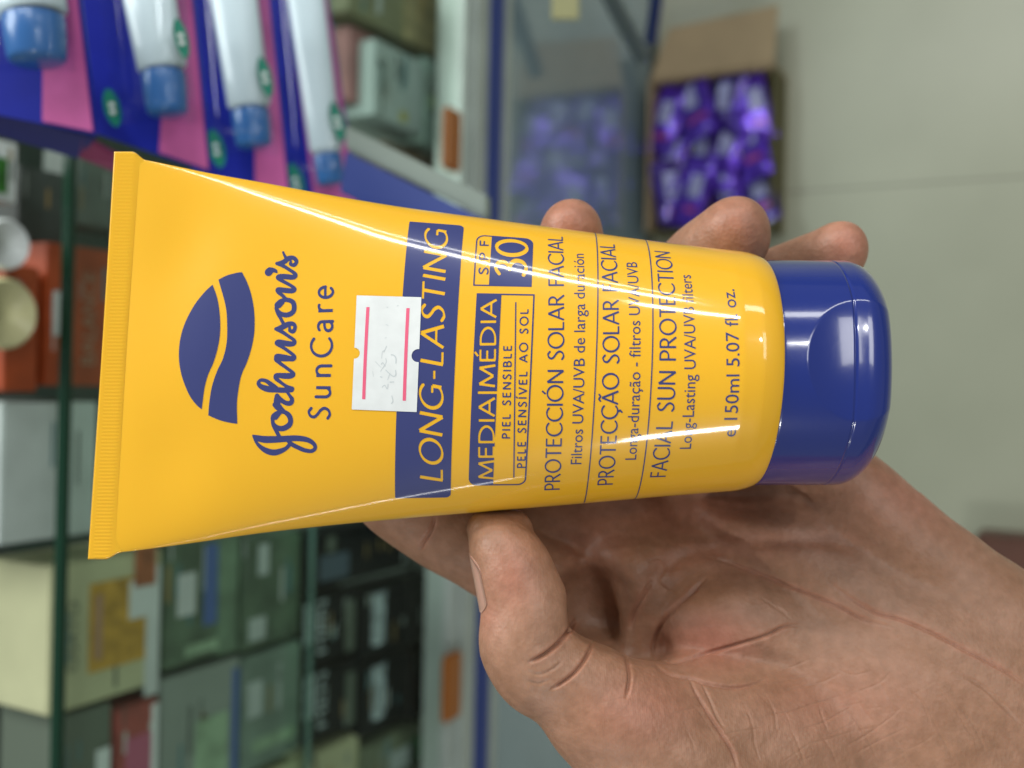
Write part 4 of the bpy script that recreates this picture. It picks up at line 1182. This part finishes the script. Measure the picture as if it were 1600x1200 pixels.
fine = [[(80, 840), (160, 822), (240, 795)], [(210, 862), (300, 832), (400, 790)], [(240, 1000), (320, 988), (400, 962), (540, 922)], [(250, 885), (330, 868), (400, 850)], [(290, 912), (380, 895), (460, 870), (520, 838)],
        [(350, 1055), (430, 1035), (500, 1000), (570, 960)], [(330, 1060), (360, 1130), (380, 1200)], [(540, 980), (600, 1070), (660, 1190)], [(235, 930), (265, 1000), (270, 1060)], [(440, 1075), (480, 1140), (500, 1190)],
        [(510, 1130), (600, 1080), (700, 1010), (750, 960)], [(560, 735), (610, 775), (650, 795)], [(700, 835), (660, 880), (560, 920)], [(840, 985), (890, 1080), (940, 1180)], [(200, 550), (270, 600), (340, 655)], [(270, 590), (310, 625)],
        [(10, 880), (60, 900), (150, 895), (250, 870)], [(500, 830), (560, 850), (630, 835)], [(650, 860), (690, 930), (720, 1010)], [(760, 900), (820, 960), (850, 1040)], [(430, 960), (450, 1020), (470, 1075)], [(150, 960), (180, 1040), (190, 1110), (215, 1190)],
        [(575, 935), (600, 985), (640, 1030)], [(880, 900), (960, 1010), (1030, 1130)], [(60, 1080), (130, 1062), (240, 1050)], [(390, 1110), (470, 1090), (560, 1060)], [(690, 1060), (740, 1130), (770, 1200)], [(950, 960), (1010, 1040), (1060, 1150)], [(560, 1150), (650, 1100), (760, 1050)]]
for P in fine: crs.append(([(1100 + x / 2.4, 700 + y / 2.4) for x, y in P], 2.3, .10))
for k in range(26):              # faint lines over the base of the thumb
    x, y = rng.uniform(900, 1500), rng.uniform(1080, 1200); L_ = rng.uniform(25, 70); a = rng.choice([1.1, -.35]) + rng.uniform(-.25, .25)
    crs.append(([(x, y), (x + L_ * .5 * math.cos(a) + 3, y + L_ * .5 * math.sin(a)), (x + L_ * math.cos(a), y + L_ * math.sin(a))], 2.0, .05))
disp = np.zeros(nV); ip = np.nonzero(palm)[0]; px_, py_ = PX[ip], PY[ip]
red = np.zeros(nV)
for P, wd_, dep in crs:
    C_ = catmull(P, 4)
    m = (px_ > C_[:, 0].min() - 5 * wd_) & (px_ < C_[:, 0].max() + 5 * wd_) & (py_ > C_[:, 1].min() - 5 * wd_) & (py_ < C_[:, 1].max() + 5 * wd_)
    j = np.nonzero(m)[0]
    if not len(j): continue
    best = np.full(len(j), 1e9); tb_ = np.zeros(len(j)); X, Y = px_[j], py_[j]; n_ = len(C_) - 1
    for k in range(n_):
        a, b = C_[k], C_[k + 1]; d = b - a; h = np.clip(((X - a[0]) * d[0] + (Y - a[1]) * d[1]) / (d @ d + 1e-9), 0, 1)
        q = np.hypot(X - a[0] - h * d[0], Y - a[1] - h * d[1]); mm_ = q < best
        best[mm_] = q[mm_]; tb_[mm_] = (k + h[mm_]) / n_
    taper = np.clip(np.sin(np.clip(tb_, 0, 1) * math.pi) * 1.7, .03, 1)
    wd_ = wd_ * .78
    disp[ip[j]] += taper * dep * (-np.exp(-(best / wd_) ** 2) + .04 * np.exp(-((best - 2.3 * wd_) / (1.3 * wd_)) ** 2))
    if dep > .4: red[ip[j]] = np.maximum(red[ip[j]], .30 * np.exp(-(best / (2.5 * wd_)) ** 2) * taper)
# soft undulation of the flesh
disp += np.where(palm, .22 * np.sin(PX / 31 + 1.7 * np.sin(PY / 47)) * np.sin(PY / 27 + 1.1 * np.sin(PX / 61)), 0)
HV2 = HV + HN * disp[:, None]
for (cx_, cy_, rx, ry, am) in ((1110, 1000, 70, 45, .8), (800, 900, 40, 60, .55), (760, 960, 30, 40, .4), (1000, 1110, 90, 60, .5), (1070, 800, 160, 40, .45), (1450, 760, 120, 70, .5), (1150, 340, 50, 50, .5), (890, 340, 50, 50, .6), (1325, 380, 40, 40, .7), (1300, 1100, 130, 60, .3), (930, 840, 60, 60, .4)):
    red = np.maximum(red, am * np.exp(-((PX - cx_) / rx) ** 2 - ((PY - cy_) / ry) ** 2))

def skin():
    m = bpy.data.materials.new('skin'); m.use_nodes = True; nt = m.node_tree; b = nt.nodes['Principled BSDF']
    L = nt.links.new
    tc = nt.nodes.new('ShaderNodeTexCoord')
    at = nt.nodes.new('ShaderNodeAttribute'); at.attribute_name = 'flush'
    def noise(scale, det=4):
        n = nt.nodes.new('ShaderNodeTexNoise'); n.inputs['Scale'].default_value = scale; n.inputs['Detail'].default_value = det; L(tc.outputs['Object'], n.inputs['Vector']); return n.outputs[0]
    r = nt.nodes.new('ShaderNodeValToRGB'); L(noise(70, 6), r.inputs[0])
    r.color_ramp.elements[0].position = .32; r.color_ramp.elements[1].position = .7
    r.color_ramp.elements[0].color = (.285, .150, .090, 1); r.color_ramp.elements[1].color = (.340, .188, .124, 1)
    mx = nt.nodes.new('ShaderNodeMix'); mx.data_type = 'RGBA'; L(at.outputs['Fac'], mx.inputs['Factor']); L(r.outputs[0], mx.inputs['A']); mx.inputs['B'].default_value = (.43, .175, .122, 1)
    r2 = nt.nodes.new('ShaderNodeValToRGB'); L(noise(420, 3), r2.inputs[0]); r2.color_ramp.elements[0].color = (.90, .885, .87, 1); r2.color_ramp.elements[1].color = (1.1, 1.1, 1.12, 1); r2.color_ramp.elements[0].position = .35; r2.color_ramp.elements[1].position = .68
    mu = nt.nodes.new('ShaderNodeMix'); mu.data_type = 'RGBA'; mu.blend_type = 'MULTIPLY'; mu.inputs['Factor'].default_value = 1; L(mx.outputs['Result'], mu.inputs['A']); L(r2.outputs[0], mu.inputs['B'])
    L(mu.outputs['Result'], b.inputs['Base Color'])
    b.inputs['Subsurface Weight'].default_value = .25; b.inputs['Subsurface Radius'].default_value = (1, .35, .18); b.inputs['Subsurface Scale'].default_value = .0022
    b.inputs['Roughness'].default_value = .46; b.inputs['Specular IOR Level'].default_value = .38
    v = nt.nodes.new('ShaderNodeTexVoronoi'); v.inputs['Scale'].default_value = 1150; L(tc.outputs['Object'], v.inputs['Vector'])
    wv = nt.nodes.new('ShaderNodeTexWave'); wv.inputs['Scale'].default_value = 700; wv.inputs['Distortion'].default_value = 6; wv.inputs['Detail'].default_value = 2; wv.inputs['Detail Scale'].default_value = .6; L(tc.outputs['Object'], wv.inputs['Vector'])
    b1 = nt.nodes.new('ShaderNodeBump'); b1.inputs['Strength'].default_value = .55; b1.inputs['Distance'].default_value = .00012; L(v.outputs['Distance'], b1.inputs['Height'])
    b2 = nt.nodes.new('ShaderNodeBump'); b2.inputs['Strength'].default_value = .10; b2.inputs['Distance'].default_value = .00010; L(wv.outputs['Fac'], b2.inputs['Height']); L(b1.outputs[0], b2.inputs['Normal'])
    b3 = nt.nodes.new('ShaderNodeBump'); b3.inputs['Strength'].default_value = .32; b3.inputs['Distance'].default_value = .0004; L(noise(260, 3), b3.inputs['Height']); L(b2.outputs[0], b3.inputs['Normal'])
    L(b3.outputs[0], b.inputs['Normal'])
    return m
M_skin = skin()
me = bpy.data.meshes.new('hand'); me.from_pydata((HV2 / 1000).tolist(), [], HF.tolist()); me.materials.append(M_skin)
me.polygons.foreach_set('use_smooth', [True] * len(me.polygons))
at = me.attributes.new('flush', 'FLOAT', 'POINT'); at.data.foreach_set('value', red.astype(np.float32))
hand = bpy.data.objects.new('hand', me); COL.objects.link(hand); hand.matrix_world = MT
tag(hand, 'left hand with brown skin, palm up, gripping the yellow tube with fingers curled behind it', 'hand')

M_nail = mat('nail', (.46, .27, .21), .32, coat=.4, sss=.15)
def nail(a, b, ra, rb, th0, th1, side, name='nail'):
    """curved plate round the axis a->b; angle 0 points along `side`, 90 towards the camera"""
    a, b = np.array(a, float), np.array(b, float); ax = (b - a) / np.linalg.norm(b - a)
    sd = np.array(side, float); sd -= ax * (sd @ ax); sd /= np.linalg.norm(sd); up = np.cross(sd, ax)
    if up[2] < 0: up = -up
    nu, nt_ = 20, 18; V = []
    for lay_ in (0, -.45):
        for i in range(nu + 1):
            u = i / nu
            for j in range(nt_ + 1):
                t = j / nt_; sq = .5 + (t - .5) * math.sqrt(max(.02, 1 - max(0, (u - .62) / .40) ** 2)) * (1 - .35 * max(0, (.18 - u) / .18) ** 2)
                th = math.radians(th0 + (th1 - th0) * sq)
                r = ra + (rb - ra) * u + lay_
                V.append(a + (b - a) * u + (sd * math.cos(th) + up * math.sin(th)) * r)
    n1 = (nu + 1) * (nt_ + 1); G = grid_faces(nu + 1, nt_ + 1, False)
    ring = list(range(nt_ + 1)) + [i * (nt_ + 1) + nt_ for i in range(1, nu + 1)] + [nu * (nt_ + 1) + j for j in range(nt_ - 1, -1, -1)] + [i * (nt_ + 1) for i in range(nu - 1, 0, -1)]
    side_ = [(ring[i], ring[(i + 1) % len(ring)], ring[(i + 1) % len(ring)] + n1, ring[i] + n1) for i in range(len(ring))]
    return mesh_obj(name, mm(V), list(map(tuple, G)) + list(map(tuple, (G + n1)[:, ::-1])) + side_, M_nail, hand, True)
nail(HP(816, 932, 1.8), HP(787, 846, 1.2), 9.3, 7.6, -75, 40, (-1, -.12, 0))
nail(HP(1096, 412, -24), HP(1150, 350, -16), 7.6, 6.4, -70, 25, (-.75, .65, -.3))
nail(HP(1262, 418, -25), HP(1314, 381, -18), 6.0, 5.1, -70, 20, (-.6, .8, -.3))
